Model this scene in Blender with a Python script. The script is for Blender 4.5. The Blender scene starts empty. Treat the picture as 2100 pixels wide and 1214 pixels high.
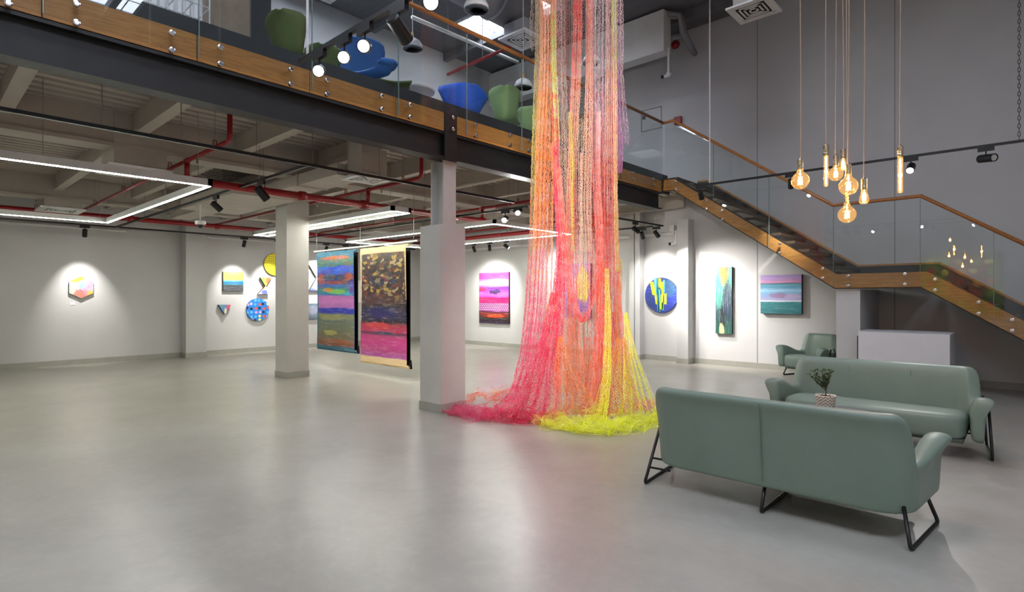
import bpy, math, random
import numpy as np
from mathutils import Vector, Matrix
random.seed(7)
rng = np.random.default_rng(7)
SC = bpy.context.scene
COL = SC.collection
# ------------------------------------------------------------------ camera, world, exposure
FPX, CX, CY, YAW, EYE = 1151.0, 1050.0, 607.0, math.radians(42.64), 1.55
FW = Vector((-math.sin(YAW), math.cos(YAW), 0)); RT = Vector((math.cos(YAW), math.sin(YAW), 0))
cam = bpy.data.cameras.new('camera'); camo = bpy.data.objects.new('camera', cam); COL.objects.link(camo)
cam.sensor_width = 36; cam.lens = FPX / 2100 * 36; cam.clip_start = 0.05
camo.location = (0, 0, EYE); camo.rotation_euler = (math.pi / 2, 0, YAW)
SC.camera = camo
w = bpy.data.worlds.new('world'); SC.world = w; w.use_nodes = True
w.node_tree.nodes['Background'].inputs[0].default_value = (.55, .6, .68, 1)
w.node_tree.nodes['Background'].inputs[1].default_value = 0.3
SC.view_settings.view_transform = 'Standard'; SC.view_settings.look = 'None'
SC.cycles.max_bounces = 7; SC.cycles.diffuse_bounces = 4; SC.cycles.glossy_bounces = 3; SC.cycles.transparent_max_bounces = 16
SC.cycles.adaptive_threshold = 0.02; SC.cycles.sample_clamp_indirect = 6; SC.cycles.caustics_reflective = False; SC.cycles.caustics_refractive = False
SC.view_settings.exposure = 0.5; SC.view_settings.gamma = 1; SC.view_settings.use_curve_mapping = False
# ------------------------------------------------------------------ pixel rays on known planes
def ray(x, y):
    return FW + RT * ((x - CX) / FPX) + Vector((0, 0, (CY - y) / FPX))
def onz(x, y, z=0.0):
    d = ray(x, y); t = (z - EYE) / d.z; return Vector((d.x * t, d.y * t, z))
def onx(x, y, X):
    d = ray(x, y); t = X / d.x; return Vector((X, d.y * t, EYE + d.z * t))
def ony(x, y, Y):
    d = ray(x, y); t = Y / d.y; return Vector((d.x * t, Y, EYE + d.z * t))
def att(x, y, t):
    d = ray(x, y); return Vector((d.x * t, d.y * t, EYE + d.z * t))
# ------------------------------------------------------------------ materials
def srgb(h):
    if isinstance(h, (tuple, list)): return tuple(h[:3])
    c = [int(h[i:i + 2], 16) / 255 for i in (0, 2, 4)]
    return tuple(x / 12.92 if x <= .04045 else ((x + .055) / 1.055) ** 2.4 for x in c)
MATS = {}
def nt_new(name):
    m = bpy.data.materials.new(name); m.use_nodes = True
    nt = m.node_tree; nt.nodes.clear(); MATS[name] = m
    out = nt.nodes.new('ShaderNodeOutputMaterial')
    return m, nt, out
class N:
    """tiny node helper"""
    def __init__(s, nt): s.nt = nt
    def n(s, t, **k):
        x = s.nt.nodes.new('ShaderNode' + t)
        for a, b in k.items(): setattr(x, a, b)
        return x
    def l(s, a, b): s.nt.links.new(a, b)
    def put(s, sock, v):
        if hasattr(v, 'is_output') or isinstance(v, bpy.types.NodeSocket): s.l(v, sock)
        else: sock.default_value = v
    def math(s, op, a, b=0.0, c=None, clamp=False):
        x = s.n('Math', operation=op, use_clamp=clamp); s.put(x.inputs[0], a); s.put(x.inputs[1], b)
        if c is not None: s.put(x.inputs[2], c)
        return x.outputs[0]
    def mix(s, f, a, b, blend='MIX'):
        x = s.n('Mix', data_type='RGBA', blend_type=blend)
        s.put(x.inputs[0], f)
        for i, v in ((6, a), (7, b)):
            if isinstance(v, tuple): x.inputs[i].default_value = (*v[:3], 1)
            else: s.l(v, x.inputs[i])
        return x.outputs[2]
    def noise(s, vec, scale, detail=3, rough=.55, w=None):
        x = s.n('TexNoise'); x.inputs['Scale'].default_value = scale; x.inputs['Detail'].default_value = detail
        x.inputs['Roughness'].default_value = rough
        if vec is not None: s.l(vec, x.inputs['Vector'])
        return x.outputs[0]
    def comb(s, a, b, c=0.0):
        x = s.n('CombineXYZ'); s.put(x.inputs[0], a); s.put(x.inputs[1], b); s.put(x.inputs[2], c); return x.outputs[0]
    def ramp(s, f, stops, interp='LINEAR'):
        x = s.n('ValToRGB'); cr = x.color_ramp; cr.interpolation = interp
        st = sorted(stops, key=lambda q: q[0])
        while len(cr.elements) < len(st): cr.elements.new(.5)
        for e, (p, c) in zip(cr.elements, st): e.position = p
        for e, (p, c) in zip(cr.elements, st): e.position = p; e.color = (*srgb(c), 1)
        s.l(f, x.inputs[0]); return x.outputs[0]
    def smooth(s, v, a, b):
        x = s.n('MapRange', interpolation_type='SMOOTHSTEP'); s.put(x.inputs[0], v)
        x.inputs[1].default_value = a; x.inputs[2].default_value = b; return x.outputs[0]
def mat(name, col, rough=.6, metal=0.0, var=.12, scale=6.0, bump=0.0, bscale=60.0, spec=.5, stretch=None):
    if name in MATS: return MATS[name]
    m, nt, out = nt_new(name); h = N(nt); c = srgb(col)
    b = h.n('BsdfPrincipled'); h.l(b.outputs[0], out.inputs[0])
    tc = h.n('TexCoord').outputs['Object']
    if stretch:
        mp = h.n('Mapping'); mp.inputs['Scale'].default_value = stretch; h.l(tc, mp.inputs[0]); tc = mp.outputs[0]
    f = h.noise(tc, scale, 4)
    lo = tuple(x * (1 - var) for x in c); hi = tuple(min(1, x * (1 + var)) for x in c)
    h.l(h.mix(h.smooth(f, .3, .7), lo, hi), b.inputs['Base Color'])
    b.inputs['Roughness'].default_value = rough; b.inputs['Metallic'].default_value = metal
    b.inputs['Specular IOR Level'].default_value = spec
    if bump:
        bp = h.n('Bump'); bp.inputs['Strength'].default_value = bump; bp.inputs['Distance'].default_value = .01
        h.l(h.noise(tc, bscale, 3), bp.inputs['Height']); h.l(bp.outputs[0], b.inputs['Normal'])
    return m
def emit(name, col, s):
    if name in MATS: return MATS[name]
    m, nt, out = nt_new(name); e = nt.nodes.new('ShaderNodeEmission')
    e.inputs[0].default_value = (*srgb(col), 1); e.inputs[1].default_value = s
    nt.links.new(e.outputs[0], out.inputs[0]); return m
def glass(name, tint=(1, 1, 1), rough=0.0, ior=1.5, extra=0.0):
    if name in MATS: return MATS[name]
    m, nt, out = nt_new(name); h = N(nt)
    lw = h.n('LayerWeight'); lw.inputs[0].default_value = .5; f0 = ((ior - 1) / (ior + 1)) ** 2
    fr = h.math('ADD', h.math('MULTIPLY', h.math('POWER', lw.outputs['Facing'], 5.0), 1 - f0), f0)
    t = h.n('BsdfTransparent'); t.inputs[0].default_value = (*tint, 1)
    g = h.n('BsdfGlossy'); g.inputs[1].default_value = rough
    mx = h.n('MixShader'); f = h.math('ADD', h.math('MULTIPLY', fr, 1.0), extra, clamp=True)
    h.l(f, mx.inputs[0]); h.l(t.outputs[0], mx.inputs[1]); h.l(g.outputs[0], mx.inputs[2]); h.l(mx.outputs[0], out.inputs[0])
    return m
def wood(name, a, b, axis, rough=.45, sc=1.0):
    if name in MATS: return MATS[name]
    m, nt, out = nt_new(name); h = N(nt); p = h.n('BsdfPrincipled'); h.l(p.outputs[0], out.inputs[0])
    tc = h.n('TexCoord').outputs['Object']; mp = h.n('Mapping'); s = [14 * sc, 14 * sc, 14 * sc]; s[axis] = 1.2 * sc
    mp.inputs['Scale'].default_value = s; h.l(tc, mp.inputs[0])
    f = h.noise(mp.outputs[0], 1.6, 6, .6); wv = h.math('FRACT', h.math('MULTIPLY', f, 5.0))
    k = h.math('ADD', h.math('MULTIPLY', h.math('PINGPONG', wv, .5), .9), h.math('MULTIPLY', h.noise(mp.outputs[0], 9, 3), .5))
    h.l(h.mix(h.smooth(k, .2, .8), srgb(a), srgb(b)), p.inputs['Base Color']); p.inputs['Roughness'].default_value = rough
    return m
# ------------------------------------------------------------------ mesh builder
def wloc(o):
    p = Vector((0, 0, 0))
    while o is not None: p += o.location; o = o.parent
    return p
class MB:
    def __init__(s): s.v = []; s.f = []
    def add(s, vs, fs):
        o = len(s.v); s.v += [tuple(x) for x in vs]; s.f += [tuple(i + o for i in q) for q in fs]; return s
    def box(s, x0, x1, y0, y1, z0, z1):
        x0, x1 = min(x0, x1), max(x0, x1); y0, y1 = min(y0, y1), max(y0, y1); z0, z1 = min(z0, z1), max(z0, z1)
        return s.add([(x0, y0, z0), (x1, y0, z0), (x1, y1, z0), (x0, y1, z0), (x0, y0, z1), (x1, y0, z1), (x1, y1, z1), (x0, y1, z1)],
                     [(3, 2, 1, 0), (4, 5, 6, 7), (0, 1, 5, 4), (1, 2, 6, 5), (2, 3, 7, 6), (3, 0, 4, 7)])
    def prism(s, pts, ext):
        n = len(pts); e = Vector(ext); a = [Vector(p) for p in pts]; nn = Vector((0, 0, 0))
        for i in range(n): nn += a[i].cross(a[(i + 1) % n])
        if nn.dot(e) > 0: a = a[::-1]
        b = [p + e for p in a]
        return s.add(a + b, [tuple(range(n)), tuple(range(2 * n - 1, n - 1, -1))] + [(i, i + n, (i + 1) % n + n, (i + 1) % n) for i in range(n)])
    def tube(s, pts, r, n=8, cap=True, r2=None):
        P = [Vector(p) for p in pts]; m = len(P); R_ = [r] * m if not isinstance(r, (list, tuple)) else list(r)
        rings = []; up = None
        for i in range(m):
            t = ((P[min(i + 1, m - 1)] - P[i]).normalized() + (P[i] - P[max(i - 1, 0)]).normalized())
            t = t.normalized() if t.length > 1e-6 else (P[min(i + 1, m - 1)] - P[max(i - 1, 0)]).normalized()
            if up is None:
                up = Vector((0, 0, 1)) if abs(t.z) < .9 else Vector((1, 0, 0))
            a = t.cross(up).normalized(); bb = a.cross(t).normalized(); up = bb
            rings.append([P[i] + (a * math.cos(2 * math.pi * k / n) + bb * math.sin(2 * math.pi * k / n)) * R_[i] for k in range(n)])
        vs = [v for q in rings for v in q]; fs = []
        for i in range(m - 1):
            for k in range(n): fs.append((i * n + k, i * n + (k + 1) % n, (i + 1) * n + (k + 1) % n, (i + 1) * n + k))
        if cap: fs += [tuple(range(n - 1, -1, -1)), tuple((m - 1) * n + k for k in range(n))]
        return s.add(vs, fs)
    def bar(s, a, b, wdt, hgt):
        a, b = Vector(a), Vector(b); t = (b - a).normalized(); up = Vector((0, 0, 1)) if abs(t.z) < .95 else Vector((1, 0, 0))
        x = t.cross(up).normalized() * wdt / 2; z = x.cross(t).normalized() * hgt / 2
        return s.prism([a + x + z, a - x + z, a - x - z, a + x - z], b - a)
    def lathe(s, prof, c=(0, 0, 0), n=20, axis=None):
        c = Vector(c); M = Matrix.Identity(3)
        if axis is not None: M = Vector(axis).to_track_quat('Z', 'Y').to_matrix()
        vs = []; fs = []; m = len(prof)
        for r, z in prof:
            for k in range(n):
                a = 2 * math.pi * k / n; vs.append(c + M @ Vector((r * math.cos(a), r * math.sin(a), z)))
        for i in range(m - 1):
            for k in range(n): fs.append((i * n + k, i * n + (k + 1) % n, (i + 1) * n + (k + 1) % n, (i + 1) * n + k))
        if prof[0][0] > 1e-5: fs.append(tuple(range(n - 1, -1, -1)))
        if prof[-1][0] > 1e-5: fs.append(tuple((m - 1) * n + k for k in range(n)))
        return s.add(vs, fs)
    def build(s, name, m, parent=None, local=False, smooth=False, bevel=0.0, sub=0, seg=2):
        me = bpy.data.meshes.new(name); o = bpy.data.objects.new(name, me); COL.objects.link(o)
        V = s.v
        if parent is not None:
            o.parent = parent
            if not local:
                q = wloc(parent); V = [(a - q.x, b - q.y, c - q.z) for a, b, c in V]
        elif not local:
            xs, ys, zs = zip(*V); q = Vector(((min(xs) + max(xs)) / 2, (min(ys) + max(ys)) / 2, min(zs)))
            o.location = q; V = [(a - q.x, b - q.y, c - q.z) for a, b, c in V]
        me.from_pydata(V, [], s.f)
        for mm in (m if isinstance(m, (list, tuple)) else [m]): me.materials.append(mm)
        if smooth: me.polygons.foreach_set('use_smooth', [True] * len(me.polygons))
        if bevel:
            b = o.modifiers.new('bevel', 'BEVEL'); b.width = bevel; b.segments = seg; b.limit_method = 'ANGLE'; b.harden_normals = False
        if sub:
            b = o.modifiers.new('sub', 'SUBSURF'); b.levels = sub; b.render_levels = sub
        me.update(); return o
def B(*a): return MB().box(*a)
def T(*a, **k): return MB().tube(*a, **k)
def thing(name, label, cat, loc=(0, 0, 0), rz=0.0, group=None):
    o = bpy.data.objects.new(name, None); COL.objects.link(o); o.location = loc; o.rotation_euler = (0, 0, rz)
    o.empty_display_size = .1; return tag(o, label, cat, group)
def tag(o, label, cat, group=None):
    o['label'] = label; o['category'] = cat
    if group: o['group'] = group
    return o
def struct(o, label=None):
    o['kind'] = 'structure'
    if label: o['label'] = label
    return o
def arc(c, r, a0, a1, n=6):
    return [(c[0] + r * math.cos(a0 + (a1 - a0) * i / n), c[1] + r * math.sin(a0 + (a1 - a0) * i / n)) for i in range(n + 1)]
def spot_light(name, parent, pos, aim, energy, ang, col=(1, 1, 1), blend=.6, size=.04):
    l = bpy.data.lights.new(name, 'SPOT'); l.energy = energy; l.spot_size = math.radians(ang); l.spot_blend = blend
    l.color = col; l.shadow_soft_size = size
    o = bpy.data.objects.new(name, l); COL.objects.link(o); o.parent = parent
    o.location = Vector(pos) - wloc(parent)
    o.rotation_euler = (Vector(aim) - Vector(pos)).to_track_quat('-Z', 'Y').to_euler(); return o
# ------------------------------------------------------------------ materials used by many
M_wall = mat('wall_paint', 'c2c1c0', .7, var=.03, scale=1.2, bump=.08, bscale=40)
M_white = mat('white_paint', 'cfcdc8', .6, var=.04, scale=3)
M_ceilw = mat('ceiling_paint', 'b2aaa0', .65, var=.05, scale=3)
M_dark = mat('dark_steel', '181717', .5, var=.15, scale=8, metal=.0)
M_band = mat('dark_band', '25272b', .5, var=.08)
M_black = mat('black_metal', '0c0c0d', .4, var=.1)
M_chrome = mat('brushed_steel', 'c8c8c8', .22, metal=1, var=.1)
M_base = mat('skirting', '9c9b92', .5, var=.05)
M_red = mat('red_pipe_paint', '8e1218', .35, var=.12)
M_grey = mat('grey_paint', '8b8b8d', .55, var=.05)
M_hallc = mat('hall_ceiling_grey', '6a6a6b', .8, var=.08)
M_wood = wood('oak_fascia', 'b9803f', 'a06a30', 1)
M_woodx = wood('oak_stringer', 'bd8444', 'a36d34', 0)
M_rail = wood('oak_rail', 'b0743a', '945c2a', 1, .35)
M_glass = glass('clear_glass', (.93, .955, .95))
M_plastic = mat('white_plastic', 'd8d8d6', .4, var=.03)
M_led = emit('led_strip', 'fdfff2', 68.0)
M_wire = mat('steel_wire', '9a9a98', .4, metal=.8)
# ------------------------------------------------------------------ key planes
XW, YB = -15.85, 12.4          # left wall, back wall
XM, ZF = -5.65, 4.0            # mezzanine edge, its floor
ZD = 3.86                      # deck underside
YS = 10.75                     # outer stringer of the stair
HC = 7.75                      # hall ceiling
Y0, X1 = -2.6, 5.2             # wall behind the camera, wall on the right
# ------------------------------------------------------------------ floor
def floor_mat():
    m, nt, out = nt_new('polished_concrete'); h = N(nt); b = h.n('BsdfPrincipled'); h.l(b.outputs[0], out.inputs[0])
    tc = h.n('TexCoord').outputs['Object']
    a = h.noise(tc, .3, 5, .6); c = h.noise(tc, 1.7, 6, .62); d = h.noise(tc, 14, 4, .6)
    col = h.mix(h.smooth(a, .3, .7), srgb('9a968d'), srgb('aeaba2'))
    col = h.mix(h.math('MULTIPLY', h.smooth(c, .35, .75), .5), col, srgb('8d8981'))
    col = h.mix(h.math('MULTIPLY', h.smooth(d, .4, .8), .22), col, srgb('bdb9af'))
    h.l(col, b.inputs['Base Color'])
    b.inputs['Roughness'].default_value = .3; b.inputs['Specular IOR Level'].default_value = .55
    return m
M_floor = floor_mat()
struct(B(XW - .2, X1 + .2, Y0 - .2, YB + .2, -.12, 0).build('floor', M_floor), 'polished grey concrete floor')
# ------------------------------------------------------------------ walls
struct(B(XW - .2, XW, Y0 - .2, YB + .2, 0, ZD).build('wall_left', M_wall), 'pale grey gallery wall under the mezzanine')
wb = struct(B(XW - .2, X1 + .2, YB, YB + .2, 0, HC).build('wall_back', M_wall), 'tall grey back wall behind the staircase')
struct(B(XW - .2, X1 + .2, Y0 - .2, Y0, 0, HC).build('wall_front', M_wall), 'grey wall behind the viewer')
struct(B(X1, X1 + .2, Y0, YB, 0, HC).build('wall_right', M_wall), 'grey wall at the right end of the hall')
XU = -11.0                                                              # back wall of the mezzanine room
struct(B(XU - .2, XU, Y0, YB, ZF, HC).build('wall_mezzanine', M_wall), 'grey wall at the back of the mezzanine')
ceil = struct(B(XU - .2, X1 + .2, Y0 - .2, YB + .2, HC, HC + .15).build('ceiling', M_hallc), 'dark grey hall ceiling')
for i in range(7): B(XU, X1, Y0 + 1.2 + i * 2.15, Y0 + 1.32 + i * 2.15, HC - .2, HC).build('purlin', M_hallc, ceil)
# access panel and joint lines on the back wall
pa, pb = ony(1315, 223, YB), ony(1357, 262, YB)
fr = MB(); z0, z1 = pb.z, ony(1357, 217, YB).z
for q in ((pa.x, pa.x + .02, z0, z1), (pb.x - .02, pb.x, z0, z1), (pa.x, pb.x, z0, z0 + .02), (pa.x, pb.x, z1 - .02, z1)): fr.box(q[0], q[1], YB - .012, YB, q[2], q[3])
ap = fr.build('access_panel', M_grey, wb)
B(pa.x + .05, pa.x + .12, YB - .03, YB, z0 + .3, z0 + .38).build('latch', M_black, ap)
for px in (1553, 1835):
    x = ony(px, 300, YB).x; B(x - .008, x + .008, YB - .004, YB, 0.12, HC).build('wall_joint', M_grey, wb)
# skirting boards
struct(B(XW, XW + .02, Y0, YB, 0, .12).build('baseboard_left', M_base), 'grey skirting along the left wall')
struct(B(XW, X1, YB - .02, YB, 0, .12).build('baseboard_back', M_base), 'grey skirting along the back wall')
# pilasters on the walls
def pilaster(x0, x1, y0, y1, z1, name, lab):
    o = struct(B(x0, x1, y0, y1, 0, z1).build(name, M_wall), lab)
    B(x0 - .012, x1 + .012, y0 - .012, y1 + .012, 0, .12).build('plinth', M_base, o); return o
pilaster(XW, -15.5, 4.8, 5.28, ZD, 'wall_pilaster', 'square pilaster standing out of the left wall')
for px0, px1, dd, zt in ((1290, 1300, .22, ZD), (1302, 1312, .22, ZD), (1388, 1411, .3, 3.3)):
    a, b = ony(px0, 600, YB - dd).x, ony(px1, 600, YB - dd).x
    pilaster(a, b, YB - dd, YB, zt, 'wall_pilaster', 'narrow white pilaster on the back wall')
# ------------------------------------------------------------------ mezzanine slab, corrugated deck and beams
slab = struct(B(XW, XM - .12, Y0, YB, ZD + .075, ZF).build('mezzanine_floor', M_grey), 'mezzanine floor slab')
dk = MB(); p = .2; x = XW; prof = []
while x < XM - .15:
    prof += [(x, ZD + .07), (x + .02, ZD), (x + .125, ZD), (x + .145, ZD + .07)]; x += p
n = len(prof)
dk.add([(a, Y0, b) for a, b in prof] + [(a, YB, b) for a, b in prof], [(i, i + 1, n + i + 1, n + i) for i in range(n - 1)])
deck = struct(dk.build('ceiling_mezzanine', M_ceilw), 'white corrugated deck ceiling under the mezzanine')
def ibeam_y(x0, x1, y0, y1, z0, z1, fl=.03, web=.05):
    c = (x0 + x1) / 2
    return MB().box(x0, x1, y0, y1, z0, z0 + fl).box(c - web, c + web, y0, y1, z0 + fl, z1)
for x0, x1 in ((-8.7, -8.35), (-14.05, -13.7)):
    struct(MB().box(x0, x1, Y0, YB, 3.41, 3.46).box(x0 + .06, x1 - .03, Y0, YB, 3.46, ZD + .02).build('girder', M_ceilw), 'white ceiling girder under the mezzanine')
yb = .828 - 1.262 * 2
while yb < YB:
    for xa, xb in ((-8.38, XM - .14), (-13.73, -8.64), (XW, -14.0)):
        struct(MB().box(xa, xb, yb - .135, yb, 3.58, 3.61).box(xa, xb, yb - .11, yb - .025, 3.61, ZD + .02).build('cross_beam', M_ceilw), 'white cross beam under the mezzanine deck')
    yb += 1.262
# steel edge beam
eb = struct(MB().box(XM - .2, XM, Y0, YS, 3.36, 3.39).box(XM - .13, XM - .07, Y0, YS, 3.39, 3.68).box(XM - .2, XM, Y0, YS, 3.68, 3.71).build('edge_beam', M_dark), 'dark steel beam along the mezzanine edge')
def yx(px, y=200): return onx(px, y, XM).y
# oak fascia boards with their joints
fa = struct(B(XM - .1, XM - .02, Y0, YS + .4, 3.72, 3.96).build('trim_1', M_dark), 'oak clad mezzanine edge')
js = [Y0, yx(86), yx(404), yx(635), yx(812), yx(911)]
for a, b in zip(js[:-1], js[1:]): B(XM - .02, XM, a + .004, b - .004, 3.72, 3.96).build('fascia_board', M_wood, fa)
js = [yx(936), yx(1065), 7.6, 8.9, YS]
for a, b in zip(js[:-1], js[1:]): B(XM - .02, XM, a + .004, b - .004, 3.72, 3.96).build('fascia_board', M_wood, fa)
B(XM - .08, XM - .015, Y0, YS + .3, 3.965, 4.11).build('upstand', M_band, fa)
# ------------------------------------------------------------------ columns
M_col = mat('column_paint', 'bdbab5', .6, var=.05, scale=2)
c1 = thing('column', 'concrete column carrying the steel beam beside the hanging net', 'column', (-5.9, 5.07, 0))
B(-6.13, -5.70, 4.80, 5.24, .0, 2.5).build('shaft', M_col, c1)
B(-6.14, -5.69, 4.79, 5.25, 0, .12).build('plinth', M_base, c1)
y0_, y1_ = onx(910, 300, -5.71).y, onx(935, 300, -5.71).y
sp = MB().box(-5.735, -5.71, y0_, y1_, 2.5, 3.36).box(-5.95, -5.735, (y0_ + y1_) / 2 - .02, (y0_ + y1_) / 2 + .02, 2.5, 3.36).box(-5.98, -5.95, y0_, y1_, 2.5, 3.36)
st = sp.build('steel_post', M_col, c1)
B(-5.66, XM + .012, yx(911), yx(936), 3.34, 3.965).build('head_plate', M_dark, c1)
c2 = thing('column', 'white square column standing left of the hanging scrolls', 'column', (-10.43, 5.08, 0))
B(-10.66, -10.2, 4.86, 5.3, 0, ZD).build('shaft', M_col, c2)
B(-10.67, -10.19, 4.85, 5.31, 0, .12).build('plinth', M_base, c2)
# ------------------------------------------------------------------ balustrade on the mezzanine
bal = thing('glass_balustrade', 'frameless glass balustrade with oak handrail along the mezzanine edge', 'balustrade', (XM, 4, 3.74))
XG = XM + .045
jy = [Y0, yx(86), yx(404), yx(635), yx(812), yx(952), yx(1065), 7.75, 9.1, YS - .04]
for a, b in zip(jy[:-1], jy[1:]): B(XG, XG + .012, a + .005, b - .005, 3.73, 5.1).build('glass_pane', M_glass, bal)
M_gedge = mat('glass_edge', '6f8480', .25)
for a in jy[1:-1]: B(XG, XG + .012, a - .004, a + .004, 3.73, 5.1).build('pane_edge', M_gedge, bal)
def standoff(pos, ax, parent):
    o = MB().lathe([(.0, -.02), (.024, -.02), (.026, 0), (.026, .012), (.016, .016), (0, .016)], pos, 14, ax).build('standoff', M_chrome, parent, smooth=False)
    return o
for px, ya, ybt in ((17, -22, 7), (157, 8, 47), (353, 68, 103), (452, 97, 131), (597, 142, 172), (671, 164, 193), (783, 197, 224), (841, 215, 240), (929, 241, 265), (976, 256, 278), (1047, 276, 297), (1085, 288, 309)):
    for y in (ya, ybt):
        q = onx(px, y, XG + .014); standoff((XG + .014, q.y, q.z), (1, 0, 0), bal)
for yy in (7.2, 8.0, 8.6, 9.5, 10.3):
    for z in (3.8, 3.92): standoff((XG + .014, yy, z), (1, 0, 0), bal)
hrp = onx(1363, 252, XG).z
MB().tube([(XG + .005, Y0, 5.14), (XG + .005, YS - .05, 5.15)], .03, 10).build('handrail', M_rail, bal, smooth=True)
# ------------------------------------------------------------------ staircase
st = thing('staircase', 'oak sided staircase with landing and glass balustrade going down along the back wall', 'staircase', (-2.4, YS, 0))
tp = [ony(*q, YS) for q in ((1362, 369), (1383, 366.5), (1716.7, 562), (1902, 556.7), (2100, 658))]
bt = [ony(*q, YS) for q in ((1360, 391), (1381, 390), (1711.7, 590.7), (1888, 588.3), (2100, 698))]
def ext(a, b, z):
    k = (z - a.z) / (b.z - a.z); return a + (b - a) * k
t_end = ext(tp[3], tp[4], .24); b_end = ext(bt[3], bt[4], .0)
top = tp[:4] + [t_end]; bot = bt[:4] + [b_end]
names = ['stringer', 'stringer', 'stringer', 'stringer']
for i in range(4):
    a, b, c, d = top[i], top[i + 1], bot[i + 1], bot[i]
    if i == 3: MB().prism([a, b, Vector((b.x + .05, b.y, 0)), c, d], (0, .045, 0)).build('stringer', M_woodx, st)
    else: MB().prism([a, b, c, d], (0, .045, 0)).build('stringer', M_woodx, st)
    # thin dark steel edges behind the oak
    MB().prism([a + Vector((0, 0, .012)), b + Vector((0, 0, .012)), c - Vector((0, 0, .012)), d - Vector((0, 0, .012))], (0, .06, 0)).build('stringer_core', M_dark, st) if False else None
    MB().bar(a + Vector((0, .04, .006)), b + Vector((0, .04, .006)), .09, .014).build('edge_strip', M_dark, st)
    MB().bar(d + Vector((0, .04, -.006)), c + Vector((0, .04, -.006)), .09, .014).build('edge_strip', M_dark, st)
M_tread = wood('dark_tread', '4a3626', '2a211b', 1, .5)
YI = YB - .06
zl = top[2].z - .03                                                      # landing level
B(top[2].x, top[3].x, YS + .05, YI, zl - .1, zl).build('landing', M_tread, st)
n1 = 13; xa, xb_ = top[1].x, top[2].x
for i in range(1, n1):
    x = xa + (xb_ - xa) * (i - .5) / (n1 - .5); z = ZF - (ZF - zl) * i / n1
    B(x - .02, x + .27, YS + .05, YI, z - .05, z).build('tread', M_tread, st)
B(XM, top[1].x + .05, YS + .05, YI, ZF - .12, ZF).build('top_landing', M_tread, st)
n2 = 12; xa, xb_ = top[3].x, b_end.x
for i in range(1, n2):
    x = xa + (xb_ - xa) * (i - .5) / (n2 - .5); z = zl * (1 - i / n2)
    B(x - .02, x + .27, YS + .05, YI, max(z - .05, .01), z).build('tread', M_tread, st)
# wall side skirting with oak cap
for i in range(4):
    a, b = top[i], top[i + 1]; up = Vector((0, YI - YS, .0)); h_ = Vector((0, 0, .2))
    MB().prism([a + up - h_, b + up - h_, b + up + h_, a + up + h_], (0, .05, 0)).build('wall_stringer', M_band, st)
    MB().bar(a + up + h_ + Vector((0, .02, 0)), b + up + h_ + Vector((0, .02, 0)), .06, .035).build('wall_stringer_cap', M_woodx, st)
# glass panes of the stair
YG = YS - .05
hp = [ony(*q, YG) for q in ((1363, 252), (1381, 247), (1709, 421), (1889, 402), (2100, 500))]
h_end = ext(hp[3], hp[4], hp[4].z - (top[3].z - .24) * .82)
h_end = hp[3] + (hp[4] - hp[3]) * ((t_end.x - hp[3].x) / (hp[4].x - hp[3].x))
hpath = hp[:4] + [h_end]
def zon(path, x):
    for a, b in zip(path[:-1], path[1:]):
        if a.x - 1e-6 <= x <= b.x + 1e-6: return a.z + (b.z - a.z) * (x - a.x) / (b.x - a.x)
    return path[-1].z
gx = [bot[0].x + .06] + [ony(px, 400, YG).x for px in (1463, 1577, 1709, 1887, 2038)] + [1.0, t_end.x - .02]
for a, b in zip(gx[:-1], gx[1:]):
    xs = sorted([a + .004, b - .004] + [p.x for p in bot + hpath if a + .03 < p.x < b - .03])
    lo = [Vector((x, YG, zon(bot, x) + .01)) for x in xs]; hi = [Vector((x, YG, zon(hpath, x) - .03)) for x in xs]
    MB().prism(lo + hi[::-1], (0, .012, 0)).build('glass_pane', M_glass, st)
    B(b - .003, b + .003, YG, YG + .012, lo[-1].z, hi[-1].z).build('pane_edge', M_gedge, st)
MB().tube([onx(1363, 252, XG) * 0 + Vector((XG + .005, YG, hp[0].z))] + hpath[1:], .03, 10).build('handrail', M_rail, st, smooth=True)
for px, ya, ybt in ((1386, 372, 388), (1448, 411, 428), (1481, 431, 449), (1599, 500, 519), (1687, 551, 570), (1739, 566, 586), (1856, 562, 583), (1918, 573, 595), (2007, 620, 643), (2076, 656, 678)):
    for y in (ya, ybt): standoff(ony(px, y, YG - .016), (0, -1, 0), st)
# wall carrying the landing
pw0, pw1 = ony(1715, 600, YS + .06).x, ony(1764, 600, YS + .06).x
struct(B(pw0, pw1, YS + .06, YB, 0, bot[2].z - .03).build('wall_landing', M_wall), 'pale wall slab carrying the stair landing')
# ------------------------------------------------------------------ skylights
M_sky = emit('skylight_panel', 'e6edff', 12.5)
M_skyf = mat('skylight_frame', 'c9ccd0', .5)
def skylight(x0, x1, y0, y1, lab, m=None):
    t = thing('skylight', lab, 'skylight', ((x0 + x1) / 2, (y0 + y1) / 2, HC - .05), group=None)
    B(x0, x1, y0, y1, HC - .03, HC - .01).build('panel', m or M_sky, t)
    f = MB()
    for q in ((x0 - .06, x0, y0 - .06, y1 + .06), (x1, x1 + .06, y0 - .06, y1 + .06), (x0, x1, y0 - .06, y0), (x0, x1, y1, y1 + .06)): f.box(*q, HC - .05, HC - .002)
    f.build('frame', M_skyf, t); MB().box((x0 + x1) / 2 - .012, (x0 + x1) / 2 + .012, y0, y1, HC - .045, HC - .03).build('glazing_bar', M_skyf, t)
    MB().box(x0, x1, y1 - .22, y1 - .2, HC - .045, HC - .03).build('glazing_bar', M_skyf, t)
skylight(-9.6, -8.74, 8.5, 9.43, 'bright skylight left of the grey air duct above the mezzanine')
skylight(-8.4, -7.45, 8.5, 9.43, 'bright skylight just left of the top of the hanging net')
k = 0  # long panels below are out of view, added to light hall and mezzanine
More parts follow.
